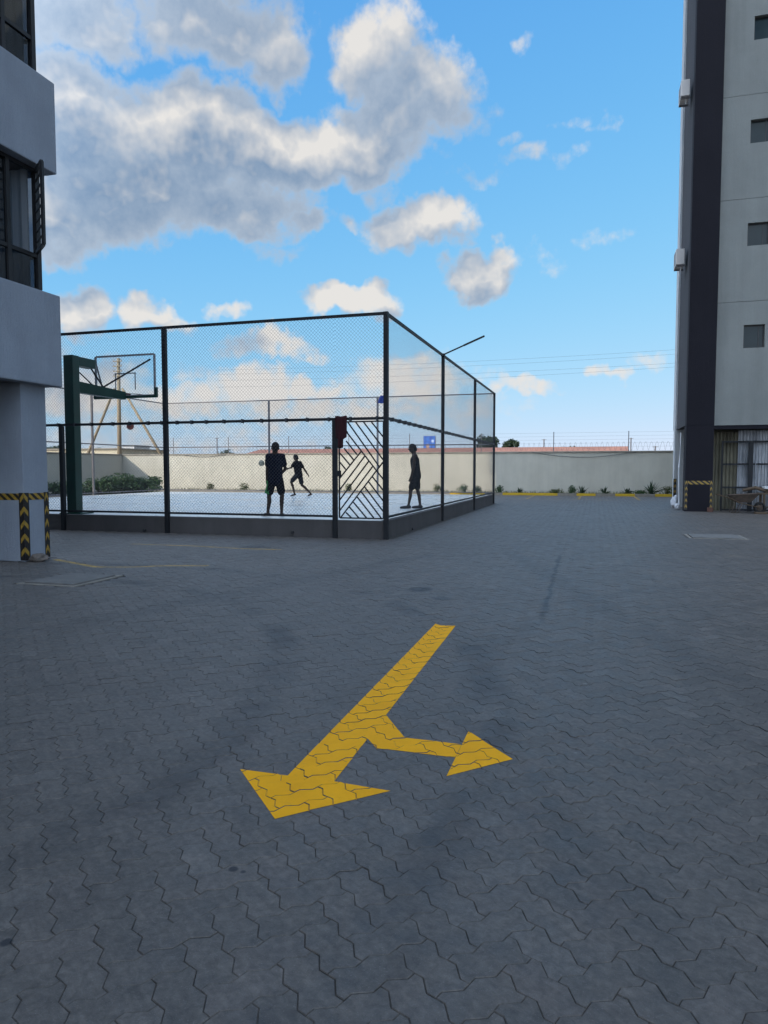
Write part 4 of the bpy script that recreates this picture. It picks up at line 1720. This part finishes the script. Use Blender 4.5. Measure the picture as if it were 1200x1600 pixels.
# running to the left, further back
pB = court_point(467, 775.5)
person('person running left across the court in dark shirt and shorts', pB, dict(
    head=(-.125, .05, 1.565), neck=(-.09, .02, 1.42), face=(-.85, .5, -.05), hip=(-.005, 0, .87),
    sl=(-.150, -.11, 1.335), el=(-.285, -.10, 1.14), wl=(-.42, .0, 1.11), sr=(.045, .10, 1.335), er=(.215, .06, 1.09), wr=(.355, -.02, .885),
    hl=(-.060, -.07, .84), kl=(-.300, -.05, .575), al=(-.170, -.04, .115), tl=(-.325, -.01, .025),
    hr=(.045, .07, .83), kr=(.115, .06, .455), ar=(.455, .05, .125), tr=(.350, .07, .020)), 'cloth_black', 'cloth_grey')

# walking to the left just inside the right fence
pC = court_point(648, 794.5)
person('person walking left in profile, sleeveless top and shorts, by the corner post', pC, dict(
    head=(-.065, 0, 1.675), neck=(-.030, 0, 1.535), face=(-1, .12, -.04), hip=(.045, 0, .92),
    sl=(-.005, -.165, 1.435), el=(-.045, -.205, 1.115), wl=(-.105, -.185, .875), sr=(.0, .165, 1.435), er=(-.03, .20, 1.115), wr=(-.10, .18, .875),
    hl=(.035, -.085, .90), kl=(-.125, -.075, .485), al=(-.175, -.07, .090), tl=(-.365, -.07, .030),
    hr=(.045, .085, .90), kr=(.080, .075, .485), ar=(.150, .07, .090), tr=(-.030, .09, .030)), 'cloth_black', 'cloth_black', True, True)


# ------------------------------------------------------------------ left building
LX, LYN = -8.35, 9.69                 # face towards the yard, north end
lb = thing('apartment_building', 'pale plastered apartment block at the left edge with stacked balconies', 'building', (LX, LYN, 0))
LW, LH, LBACK = -31.0, 33.0, -60.0
WX, WY = -8.52, 9.48                  # window plane and its corner
bands = []
z = 2.78
BANDS = [(2.78, 4.24), (6.15, 7.56)]
while BANDS[-1][1] < LH - 3:
    BANDS.append((BANDS[-1][0] + 3.36, BANDS[-1][1] + 3.34))
for (b0, b1) in BANDS:
    MB().box(LX - .22, LX, LBACK, LYN, b0, b1, .02).build('parapet', 'plaster', lb)
    MB().box(LW, LX - .223, LYN - .20, LYN, b0, b1, .02).build('parapet', 'plaster', lb)
    MB().box(LW, LX - .223, LBACK, LYN - .203, b0 + .02, b0 + .22).build('floor_slab', 'soffit', lb)
MB().box(LW, -15.0, LBACK, LYN - .6, .0, LH).build('core', 'interior', lb)
MB().box(LW, LX - .3, LBACK, LYN - .3, LH - .3, LH).build('roof', 'soffit', lb)
# storeys between the parapets: solid wall back from the corner window on the north side, windows towards the yard
for n, (b0, b1) in enumerate(BANDS[:-1]):
    z0, z1 = b1, BANDS[n + 1][0]
    vis = n < 2
    MB().box(LW, WX - (2.3 if vis else .46), WY - .20, WY, z0 - .05, z1 + .05).build('wall', 'interior' if vis else 'plaster', lb)
    MB().box(-13.0, -12.8, LBACK, WY - .205, z0 - .05, z1 + .05).build('inner_wall', 'interior', lb)
    if not vis:
        MB().box(WX - .1, WX, LBACK, WY, z0 - .05, z1 + .05).build('window_band', 'glass_dark', lb)
        continue
    wdo = MB()
    yA = 4.0
    fr = .055
    wdw = MB().box(WX - fr, WX, yA, WY, z0, z0 + fr).build('window', 'frame', lb)
    MB().box(WX - fr, WX, yA, WY, z1 - fr, z1).build('frame', 'frame', wdw)
    MB().box(WX - fr - .02, WX + .01, WY - .075, WY + .005, z0 + fr, z1 - fr).build('corner_post', 'frame', wdw)
    ztr = z0 + .57
    MB().box(WX - fr, WX, yA, WY - .08, ztr - .03, ztr + .03).build('transom', 'frame', wdw)
    for yy in (WY - .63, WY - 1.35, WY - 2.6, WY - 3.9):
        MB().box(WX - fr + .003, WX + .006, yy - .035, yy + .035, z0 + fr, z1 - fr).build('mullion', 'frame', wdw)
    edges = [WY - .08, WY - .63, WY - 1.35, WY - 2.6, WY - 3.9, yA]
    for k, (ya, yb) in enumerate(zip(edges, edges[1:])):
        MB().box(WX - .034, WX - .028, yb + .035, ya - .035, z0 + fr, ztr - .03).build('pane', 'glass', wdw)
        if not (n == 0 and k == 0):
            MB().box(WX - .034, WX - .028, yb + .035, ya - .035, ztr + .03, z1 - fr).build('pane', 'glass', wdw)
    # short return pane on the north side of the corner
    MB().box(WX - 2.3, WX - .08, WY - .035, WY - .029, z0, z1).build('pane', 'glass', wdw)
    cu = MB()
    for i in range(60):
        xa, xb = WX - 2.28 + i * .0363, WX - 2.28 + (i + 1) * .0363
        ya, yb = WY - .13 + .018 * math.sin(i * 1.3), WY - .13 + .018 * math.sin((i + 1) * 1.3)
        cu.add([(xa, ya, z0 - .02), (xb, yb, z0 - .02), (xb, yb, z1), (xa, ya, z1)], [(0, 1, 2, 3)])
    cu.build('curtain', 'curtain', lb, True)
    MB().box(WX - 2.3, WX - .08, WY - .055, WY - .0, ztr - .025, ztr + .025).build('transom', 'frame', wdw)
    if n == 0:
        # casement standing open
        hx_, hy_ = WX + .02, WY - .10
        dr = Vector((.80, -.60, 0))
        sz0, sz1 = ztr + .05, z1 - .06
        A_ = Vector((hx_, hy_, 0))
        B_ = A_ + dr * .50
        sash = MB()
        sash.bar(A_ + Vector((0, 0, sz0)), A_ + Vector((0, 0, sz1)), .045, .045)
        sash.bar(B_ + Vector((0, 0, sz0)), B_ + Vector((0, 0, sz1)), .045, .045)
        sash.bar(A_ + Vector((0, 0, sz0)), B_ + Vector((0, 0, sz0)), .045, .045)
        sash.bar(A_ + Vector((0, 0, sz1)), B_ + Vector((0, 0, sz1)), .045, .045)
        so = sash.build('open_sash', 'frame', wdw)
        gsh = MB()
        gsh.bar(A_ + dr * .25 + Vector((0, 0, sz0 + .02)), A_ + dr * .25 + Vector((0, 0, sz1 - .02)), .006, .46, up=dr.cross(Vector((0, 0, 1))))
        # ladder of cross bars on the opened sash
        for k in range(7):
            zz = sz0 + (sz1 - sz0) * (k + 1) / 8
            sash = MB().bar(A_ + Vector((0, 0, zz)), B_ + Vector((0, 0, zz)), .022, .022)
            sash.build('glazing_bar', 'frame', wdw)
# ground-floor columns
for k, y0 in enumerate((9.0, 3.0, -3.0, -9.0)):
    x0, x1, ya, yb = -9.35, -8.545, y0, y0 + .52
    if k == 0:
        c_ = MB().box(x0, x1, ya, yb, 0, 2.80, .012).build('column', 'plaster', lb)
        zt0, zt1 = .965, 1.07
        tape_box('hazard_tape', x1 + .001, x1 + .004, ya + .10, yb - .10, zt0, zt1, 'tape_h', c_, 'y', 2.2)
        tape_box('hazard_tape', x0, x1 - .09, ya - .004, ya - .001, zt0, zt1, 'tape_h', c_, 'x', 5)
        tape_box('hazard_tape', x1 + .001, x1 + .006, ya - .002, ya + .10, .02, zt1 + .01, 'tape_v', c_, 'y', None, .5, 1.0)
        tape_box('hazard_tape', x1 - .09, x1 - .001, ya - .006, ya - .0025, .02, zt1 + .01, 'tape_v', c_, 'x', None, 0.0, .5)
        tape_box('hazard_tape', x1 + .001, x1 + .006, yb - .10, yb + .003, .02, zt1 + .01, 'tape_v', c_, 'y')
    else:
        MB().box(x0, x1, ya, yb, 0, 2.80, .012).build('column', 'plaster', lb)


def stone(name, label, cat, c, r, mat, jit=.1, seed=3):
    random.seed(seed)
    bm = bmesh.new()
    bmesh.ops.create_icosphere(bm, subdivisions=3, radius=1)
    from mathutils import noise as mn
    for v in bm.verts:
        n = mn.noise(v.co * 1.4 + Vector((seed, 0, 0))) * .35 + mn.noise(v.co * 4) * .10
        v.co *= 1 + n
        v.co = Vector((v.co.x * r[0], v.co.y * r[1], max(-.75, v.co.z) * r[2]))
    m = MB().bm(bm)
    m.v = [Vector(p) + Vector(c) + Vector((0, 0, .74 * r[2])) for p in m.v]
    o = m.build(name, mat, smooth='auto', loc=c)
    return tag(o, label, cat)


rp = on_z(69, 879)
stone('rock', 'lumpy grey rock on the ground against the taped left column', 'rock', (-8.38, 9.10, 0), (.13, .11, .075), 'rock', seed=5)

for (a, b, c_, d), lb_ in zip(SLABS, ('pale concrete access cover in the paving near the left column', 'concrete access cover in the paving before the right building')):
    sl = thing('access_cover', lb_, 'cover', ((a + b) / 2, (c_ + d) / 2, 0))
    MB().box(a + .02, b - .02, c_ + .02, d - .02, -.006, .022, .006).build('slab', 'concrete', sl)
    rim_ = MB()
    for x0, x1, y0, y1 in ((a - .05, b + .05, c_ - .05, c_), (a - .05, b + .05, d, d + .05), (a - .05, a, c_ + .001, d - .001), (b, b + .05, c_ + .001, d - .001)):
        rim_.box(x0, x1, y0, y1, -.006, .006)
    rim_.build('surround', 'kerb_bare', sl)

# ------------------------------------------------------------------ right building
RX, RY, RH = 2.93, PILLAR_Y, 34.0
rb = thing('apartment_building', 'tall grey apartment block at the right edge with a dark corner pillar', 'building', (RX, RY, 0))
MB().box(RX, RX + .87, RY, RY + .62, 0, 2.93, .01).build('pillar', 'charcoal', rb)
cp = MB().box(RX, RX + .87, RY, RY + .42, 2.932, RH, .01).build('pillar', 'charcoal', rb)
MB().box(RX + .005, RX + .5, RY + .425, 29.40, 2.96, RH).build('side_wall', 'charcoal2', rb)
MB().box(RX - .06, RX + .5, 29.403, 30.15, 2.96, RH).build('side_wall', 'white_col', rb)
MB().box(RX - .055, RX + .40, 29.41, 29.95, 0, 2.957).build('column', 'white_col', rb)
MB().box(RX + .52, 20, 29.9, 30.14, 2.96, RH).build('rear_wall', 'facade', rb)
MB().box(RX + .52, 20, RY + .43, 29.89, 2.965, 3.2).build('floor_slab', 'soffit', rb)
MB().box(RX + .9, 20, 28.4, 28.6, 0, 2.96).build('ground_wall', 'olive', rb)
FX0, FY = RX + .874, RY + .10
floors = [2.93, 7.02, 10.36, 13.68, 16.98, 20.3, 23.6, 26.9, 30.2, RH]
wins = [(4.63, 5.27, 5.48, 6.24), (4.66, 5.31, 8.82, 9.56), (4.66, 5.31, 12.12, 12.87), (4.68, 5.33, 15.38, 16.13)]
for k, (z0, z1) in enumerate(zip(floors, floors[1:])):
    z1 -= .012
    m = MB()
    w = wins[k] if k < len(wins) else None
    if w:
        x0, x1, za, zb = w
        m.box(FX0, x0, FY, FY + .25, z0, z1)
        m.box(x1, 20, FY, FY + .25, z0, z1)
        m.box(x0, x1, FY, FY + .25, z0, za)
        m.box(x0, x1, FY, FY + .25, zb, z1)
    else:
        m.box(FX0, 20, FY, FY + .25, z0, z1)
    m.build('wall_panel', 'facade', rb)
    if w:
        wo = MB()
        f = .035
        wo.box(x0, x1, FY + .13, FY + .18, za, za + f)
        wo.box(x0, x1, FY + .13, FY + .18, zb - f, zb)
        wo.box(x0, x0 + f, FY + .13, FY + .18, za + f, zb - f)
        wo.box(x1 - f, x1, FY + .13, FY + .18, za + f, zb - f)
        wn = wo.build('window', 'frame', rb)
        MB().box(x0 + f, x1 - f, FY + .150, FY + .158, za + f, zb - f).build('pane', 'glass_dark', wn)
        MB().box((x0 + x1) / 2 + .14, (x0 + x1) / 2 + .165, FY + .135, FY + .149, za + f, zb - f).build('mullion', 'frame', wn)
MB().box(FX0 + .01, 20, FY + .252, FY + .30, 2.935, RH).build('backing', 'charcoal', rb)
MB().box(FX0, 20, FY + .02, FY + .22, 2.80, 2.925).build('lintel', 'charcoal', rb)
# hazard tape on the pillar and on the column behind it
z0, z1 = .93, 1.05
tape_box('hazard_tape', RX + .08, RX + .79, RY - .004, RY - .001, z0, z1, 'tape_h', cp, 'x', 4)
tape_box('hazard_tape', RX - .002, RX + .085, RY - .006, RY - .0015, .05, z1 + .01, 'tape_v', cp, 'x')
tape_box('hazard_tape', RX + .785, RX + .872, RY - .006, RY - .0015, .05, z1 + .01, 'tape_v', cp, 'x')
tape_box('hazard_tape', RX - .005, RX - .001, RY + .0, RY + .10, .05, z1 + .01, 'tape_v', cp, 'y')
tape_box('hazard_tape', RX - .062, RX - .056, 29.41, 29.57, .05, 1.08, 'tape_v', cp, 'y')
tape_box('hazard_tape', RX - .055, RX + .035, 29.403, 29.408, .05, 1.08, 'tape_v', cp, 'x')
for k, (px, py) in enumerate(((1071, 146), (1063, 406))):
    p = on_x(px, py, RX - .20)
    ac = thing('air_conditioner', ('upper' if k == 0 else 'lower') + ' pale air conditioner box on the side of the right building', 'air conditioner', (RX - .22, p.y, p.z - .3))
    MB().box(RX - .38, RX - .10, p.y - .40, p.y + .40, p.z - .26, p.z + .28, .02).build('case', 'ac', ac)
    MB().box(RX - .384, RX - .381, p.y - .22, p.y + .22, p.z - .2, p.z + .22).build('grille', 'steel_weathered', ac)
    for yy in (-.28, .28):
        MB().box(RX - .38, RX - .061, p.y + yy - .02, p.y + yy + .02, p.z - .31, p.z - .262).build('bracket', 'steel_weathered', ac)
    MB().tube([(RX - .2, p.y - .2, p.z - .26), (RX - .2, p.y - .2, p.z - .45)], .02, 6).build('pipe', 'ac', ac)


def corrugated(name, label, x0, x1, y, z0, z1, mat, pitch, amp, tilt_=0.0):
    n = max(8, int((x1 - x0) / pitch * 8))
    m = MB()
    t_ = .004
    vs_ = []
    for side in (0, 1):
        for z in (z0, z1):
            for i in range(n + 1):
                x = x0 + (x1 - x0) * i / n
                vs_.append((x + tilt_ * (z - z0), y + amp * math.sin(2 * PI * (x - x0) / pitch) + side * t_, z))
    k = n + 1
    fs_ = []
    for i in range(n):
        fs_.append((i, i + 1, k + i + 1, k + i))
        fs_.append((2 * k + i, 3 * k + i, 3 * k + i + 1, 2 * k + i + 1))
        fs_.append((i, 2 * k + i, 2 * k + i + 1, i + 1))
        fs_.append((k + i, k + i + 1, 3 * k + i + 1, 3 * k + i))
    fs_.append((0, k, 3 * k, 2 * k))
    fs_.append((n, 2 * k + n, 3 * k + n, k + n))
    m.add(vs_, fs_)
    o = m.build(name, mat, smooth='auto', loc=((x0 + x1) / 2, y, z0))
    return tag(o, label, 'metal sheet')


SY = 27.15
corrugated('corrugated_sheet', 'dirty olive corrugated sheet beside the dark pillar', 3.82, 4.72, SY + .05, 0, 2.72, 'olive', .115, .028)
corrugated('corrugated_sheet', 'shiny galvanised corrugated sheet behind the black gate frame', 4.68, 5.56, SY, .0, 2.79, 'galv', .10, .022, .006)
corrugated('corrugated_sheet', 'galvanised corrugated sheet at the right picture edge behind the gate frame', 5.50, 6.5, SY + .06, .0, 2.79, 'galv', .10, .022)

mg = thing('metal_gate', 'black steel gate frame before the corrugated sheets', 'gate', (5.0, SY - .18, 0))
gy = SY - .18
for x, w in ((4.17, .05), (5.07, .14), (6.05, .06)):
    MB().box(x - w / 2, x + w / 2, gy - .03, gy + .03, 0, 2.42, .004).build('stile', 'steel', mg)
for z in (2.39, 1.62, .82):
    MB().box(4.197, 4.998, gy - .025, gy + .025, z - .03, z + .03).build('rail', 'steel', mg)
    MB().box(5.142, 6.018, gy - .025, gy + .025, z - .03, z + .03).build('rail', 'steel', mg)
MB().box(4.197, 6.018, gy - .02, gy + .02, .02, .07).build('sill', 'steel', mg)
MB().tube([(5.21, gy - .03, 1.15), (5.21, gy - .06, 1.15), (5.21, gy - .06, 1.75), (5.21, gy - .03, 1.75)], .014, 6).build('pull_handle', 'silver', mg)

# wheelbarrow, handles to the left
wbx, wby = 4.62, 25.75
wb = thing('wheelbarrow', 'dirty wheelbarrow parked before the black gate frame', 'wheelbarrow', (wbx, wby, 0))
m = MB()
t0, t1 = .36, .60
topq = [(-.42, -.30, t1), (.46, -.30, t1 + .05), (.46, .30, t1 + .05), (-.42, .30, t1)]
botq = [(-.20, -.18, t0), (.22, -.18, t0), (.22, .18, t0), (-.20, .18, t0)]
e = .018
vs_ = [(wbx + x, wby + y, z) for x, y, z in topq + botq] + [(wbx + x * (1 - e * 3), wby + y * (1 - e * 4), z + (.0 if z > .5 else .02)) for x, y, z in topq + botq]
fs_ = [(0, 1, 5, 4), (1, 2, 6, 5), (2, 3, 7, 6), (3, 0, 4, 7), (4, 5, 6, 7), (8, 12, 13, 9), (9, 13, 14, 10), (10, 14, 15, 11), (11, 15, 12, 8), (12, 15, 14, 13), (0, 8, 9, 1), (1, 9, 10, 2), (2, 10, 11, 3), (3, 11, 8, 0)]
m.add(vs_, fs_)
tr = m.build('tray', 'rust', wb)
MB().tube([(wbx + p[0], wby + p[1], p[2]) for p in topq], .014, 6, closed=True).build('rolled_edge', 'rust', tr)
for s in (-1, 1):
    MB().tube([(wbx - .78, wby + s * .27, .62), (wbx - .40, wby + s * .24, .50), (wbx - .1, wby + s * .2, .345), (wbx + .50, wby + s * .08, .20)], .017, 6).build('handle', 'timber', wb)
    MB().tube([(wbx - .26, wby + s * .215, .40), (wbx - .34, wby + s * .23, .02), (wbx - .16, wby + s * .22, .02), (wbx - .02, wby + s * .2, .34)], .014, 6).build('leg', 'rust', wb)
MB().tube([(wbx - .25, wby - .22, .16), (wbx - .25, wby + .22, .16)], .010, 6).build('leg_brace', 'rust', wb)
wc = Vector((wbx + .52, wby, .19))
wh = MB().tube([wc + Vector((.15 * math.cos(2 * PI * k / 20), 0, .15 * math.sin(2 * PI * k / 20))) for k in range(20)], .04, 8, closed=True).build('wheel', 'rubber', wb, True)
MB().tube([wc + Vector((0, -.03, 0)), wc + Vector((0, .03, 0))], .10, 12).build('rim', 'rust', wh)
MB().tube([wc + Vector((0, -.09, 0)), wc + Vector((0, .09, 0))], .012, 6).build('axle', 'rust', wh)

# rough work table with a white sheet and odds and ends
tx0, tx1, ty0, ty1 = 5.22, 6.4, 25.75, 26.40
wt = thing('work_table', 'rough timber table at the right edge beside the wheelbarrow', 'table', (5.8, 26.1, 0))
MB().box(tx0 - .06, tx1, ty0, ty1, .62, .67, .004).build('table_top', 'timber', wt)
for x in (tx0 + .06, 5.75, tx1 - .06):
    for y in (ty0 + .05, ty1 - .05):
        MB().box(x - .035, x + .035, y - .03, y + .03, 0, .62).build('leg', 'timber', wt)
MB().bar((tx0 + .06, ty0 + .01, .12), (5.75, ty0 + .01, .55), .05, .03).build('brace', 'timber', wt)
tag(MB().box(5.30, 6.3, 25.80, 26.30, .80, .88, .01).build('white_board', 'white', loc=(5.8, 26.05, .80)), 'white board lying on top of the rough timber table', 'board')
tag(MB().box(5.36, 6.3, 25.95, 26.3, .672, .797, .006).build('dark_crate', 'rust', loc=(5.8, 26.1, .672)), 'dark flat box under the white board on the timber table', 'box')
tag(MB().tube([(4.72, 26.30, .74), (5.10, 26.25, .83), (5.36, 25.86, .73)], [.05, .06, .05], 7).build('timber_log', 'timber', loc=(5.1, 26.2, .67)), 'short brown log leaning on the table beside the wheelbarrow', 'log')
tag(MB().box(4.95, 6.5, 25.35, 25.62, .0, .06, .006).build('timber_plank', 'timber', loc=(5.7, 25.5, 0)), 'long dirty plank lying on the ground under the timber table', 'plank')
tag(MB().box(3.64, 3.82, RY - .15, RY - .03, .0, .15, .012).build('clay_block', 'brick', loc=(3.77, RY - .1, 0)), 'red clay block at the right foot of the dark pillar', 'block')
stone('white_sack', 'larger crumpled white sack beside the dark pillar', 'sack', (2.86, 28.75, 0), (.14, .22, .26), 'sack', seed=11)
stone('white_sack', 'smaller white sack on the ground right against the dark pillar', 'sack', (2.84, 27.7, 0), (.10, .18, .13), 'sack', seed=17)
tag(MB().tube([(RX + .01, 28.0, 0), (RX - .02, 28.1, 1.5), (RX + .1, 28.9, 2.8)], .035, 8).build('leaning_pipe', 'white', loc=(RX, 28.0, 0)), 'white pipe leaning behind the dark pillar', 'pipe')

# ------------------------------------------------------------------ beyond the wall
# utility pole with two raking struts
ub = on_y(186, 700, 50.0)
up_ = thing('utility_pole', 'wooden utility pole with two raking struts behind the hoop', 'utility pole', (ub.x, 50, 0))
topp = on_y(185, 560, 50.0)
MB().tube([(ub.x, 50, -.05), (topp.x, 50, topp.z)], [.19, .13], 10).build('pole', 'wood', up_, True)
for px in (138, 250):
    f_ = on_y(px, 708, 50.0)
    h_ = on_y(185 + (6 if px > 186 else -6), 607, 50.0)
    dvec = (f_ - h_)
    f2 = h_ + dvec * (h_.z / (h_.z - f_.z)) * 1.0
    MB().tube([h_, f2], [.10, .13], 8).build('strut', 'wood', up_, True)
for k, z in enumerate((topp.z - .25, topp.z - .65, topp.z - 1.05, topp.z - 1.45)):
    MB().bar((topp.x - .42, 49.85, z), (topp.x + .42, 49.85, z), .05, .06).build('crossarm', 'wood', up_)
    for s in (-1, 1):
        MB().tube([(topp.x + s * .36, 49.85, z + .03), (topp.x + s * .36, 49.85, z + .16)], .035, 6).build('insulator', 'silver', up_)

# long low house with red-brown roof
ra = on_y(370, 705, 76)
rb2 = on_y(985, 705, 76)
zr = on_y(700, 699, 80).z
hs = thing('long_house', 'long low house with red brown roof behind the boundary wall', 'house', ((ra.x + rb2.x) / 2, 80, 0))
MB().box(ra.x + .5, rb2.x - .5, 76.5, 88, 0, zr - .9).build('wall', 'cream', hs)
m = MB()
m.add([(ra.x, 76, zr - .95), (rb2.x, 76, zr - .95), (rb2.x, 82, zr), (ra.x, 82, zr), (rb2.x, 88.5, zr - .95), (ra.x, 88.5, zr - .95)], [(0, 1, 2, 3), (3, 2, 4, 5), (0, 3, 5), (1, 4, 2), (0, 5, 4, 1)])
m.build('roof', 'roof_red', hs)
# sunlit low building beyond the left wall and a small white house
p0_, p1_ = on_y(40, 702, 60), on_y(188, 702, 60)
nbh = thing('low_building', 'long low cream building beyond the shaded left wall', 'building', ((p0_.x + p1_.x) / 2, 62, 0))
MB().box(p0_.x - 12, p1_.x, 60, 68, 0, p1_.z).build('wall', 'cream', nbh)
MB().box(p0_.x - 12.2, p1_.x + .2, 59.8, 68.2, p1_.z, p1_.z + .12).build('roof', 'coping', nbh)
p2_ = on_y(200, 697, 95)
wh_ = thing('white_house', 'small white house beside the foot of the utility pole', 'house', (p2_.x, 97, 0))
MB().box(p2_.x - .9, p2_.x + 1.1, 95, 99, 0, p2_.z).build('wall', 'white', wh_)
MB().box(p2_.x - 1.1, p2_.x + 1.3, 94.8, 99.2, p2_.z, p2_.z + .15).build('roof', 'coping', wh_)


def tree(label, px, py_top, Y, w_px, kind='tree', n=1500, size=.28, mat='leaf_dark'):
    p = on_y(px, py_top, Y)
    sc = (Y / math.cos(YAW)) / F
    w = w_px * sc / 2
    h = p.z
    o = thing(kind, label, 'tree', (p.x, Y, 0), group='trees beyond the boundary wall')
    tk = MB()
    tk.tube([(p.x, Y, 0), (p.x + .1, Y, h * .35), (p.x - .05, Y, h * .6)], [.22, .16, .1], 8)
    bl = []
    for _ in range(11):
        a = random.uniform(0, 2 * PI)
        rr = random.uniform(.15, .8) * w
        z = h * random.uniform(.52, .86)
        b = (p.x + rr * math.cos(a), Y + rr * math.sin(a), z, w * random.uniform(.28, .46), w * random.uniform(.28, .46), h * random.uniform(.08, .14))
        bl.append(b)
        tk.tube([(p.x, Y, h * .4), (p.x + rr * math.cos(a) * .5, Y + rr * math.sin(a) * .5, z * .8), b[:3]], [.08, .05, .02], 5)
    tk.build('trunk', 'bark', o, True)
    m = MB()
    leaf_mass(m, bl, n, size)
    m.build('crown', mat, o)


random.seed(21)
tree('larger dark tree behind the last post of the right court fence', 757, 676, 120, 40)
tree('round dark tree just right of the court fence above the wall', 798, 682, 120, 27)
tree('flat low tree above the middle of the grey wall stretch', 895, 694, 110, 34, n=900, size=.22)
tree('small dark tree right of the round tree above the wall', 815, 698, 125, 9, n=400, size=.2)
tree('small tree above the wall left of the gate', 512, 694, 115, 20, n=700, size=.22)
tree('dark tree right of the blue billboard', 686, 698, 150, 16, n=500)
tree('dark tree left of the utility pole above the cream building', 157, 691, 110, 24, n=700, size=.25)
tree('wide low tree at the far left edge above the wall', 78, 692, 110, 60, n=1100)
tree('low hedge like tree right of the utility pole strut', 235, 700, 90, 34, n=800, size=.22)
tree('low hedge like tree at the left end of the red roof', 350, 701, 85, 44, n=900, size=.2)

# billboard far away
bq = on_y(671, 681, 150)
bbx = thing('billboard', 'blue advertising billboard above the wall behind the walking person', 'billboard', (bq.x, 150, 0))
scb = 150 / math.cos(YAW) / F
w_, h_ = 19 * scb / 2, 25 * scb
for s in (-.6, .6):
    MB().tube([(bq.x + s * w_, 150.2, 0), (bq.x + s * w_, 150.2, bq.z - h_ * .2)], .12, 8).build('post', 'steel_weathered', bbx)
MB().box(bq.x - w_, bq.x + w_, 150.0, 150.3, bq.z - h_, bq.z).build('panel', 'steel_weathered', bbx)
quad_uv((bq.x - w_ + .06, 149.99, bq.z - h_ + .06), (bq.x + w_ - .06, 149.99, bq.z - h_ + .06), (bq.x + w_ - .06, 149.99, bq.z - .06), (bq.x - w_ + .06, 149.99, bq.z - .06)).build('print', 'board_blue', bbx, fix=False)

# far poles above the wall line
for px, py, Y, lbl in ((850, 686, 110, 'thin far pole left of the taller wire post above the grey wall'), (986, 684, 110, 'thin far pole beside the wire post before the right building'),
                       (1024, 697, 95, 'short far pole nearest the right building above the wall'), (339, 684, 100, 'thin far pole above the wall right of the hoop'),
                       (529, 684, 110, 'thin far pole seen through the gate top')):
    p = on_y(px, py, Y)
    o = thing('far_pole', lbl, 'pole', (p.x, Y, 0))
    MB().tube([(p.x, Y, 0), (p.x, Y, p.z)], .09, 6).build('shaft', 'steel_weathered', o)
    MB().bar((p.x - .35, Y, p.z - .1), (p.x + .35, Y, p.z - .1), .06, .06).build('crossarm', 'steel_weathered', o)

# overhead lines crossing the sky on the right
YL = 90
for k, ((ya, yb), wn) in enumerate((((564, 546), 'topmost'), ((571, 553), 'second from the top'), ((583, 567), 'third from the top'), ((591, 573), 'lowest'))):
    A_, B_ = on_y(750, ya, YL), on_y(1060, yb, YL)
    d_ = B_ - A_
    pts = []
    for i in range(31):
        s = -1.6 + 4.0 * i / 30
        sag = .35 * ((s - .5) ** 2 - .25) * .6
        pts.append(A_ + d_ * s + Vector((0, 0, sag)))
    c_ = MB().tube(pts, .009, 4).build('overhead_cable', 'wire', loc=(A_.x, YL, A_.z))
    tag(c_, wn + ' of the four thin overhead cables crossing the sky at right', 'cable', 'overhead cables at right')
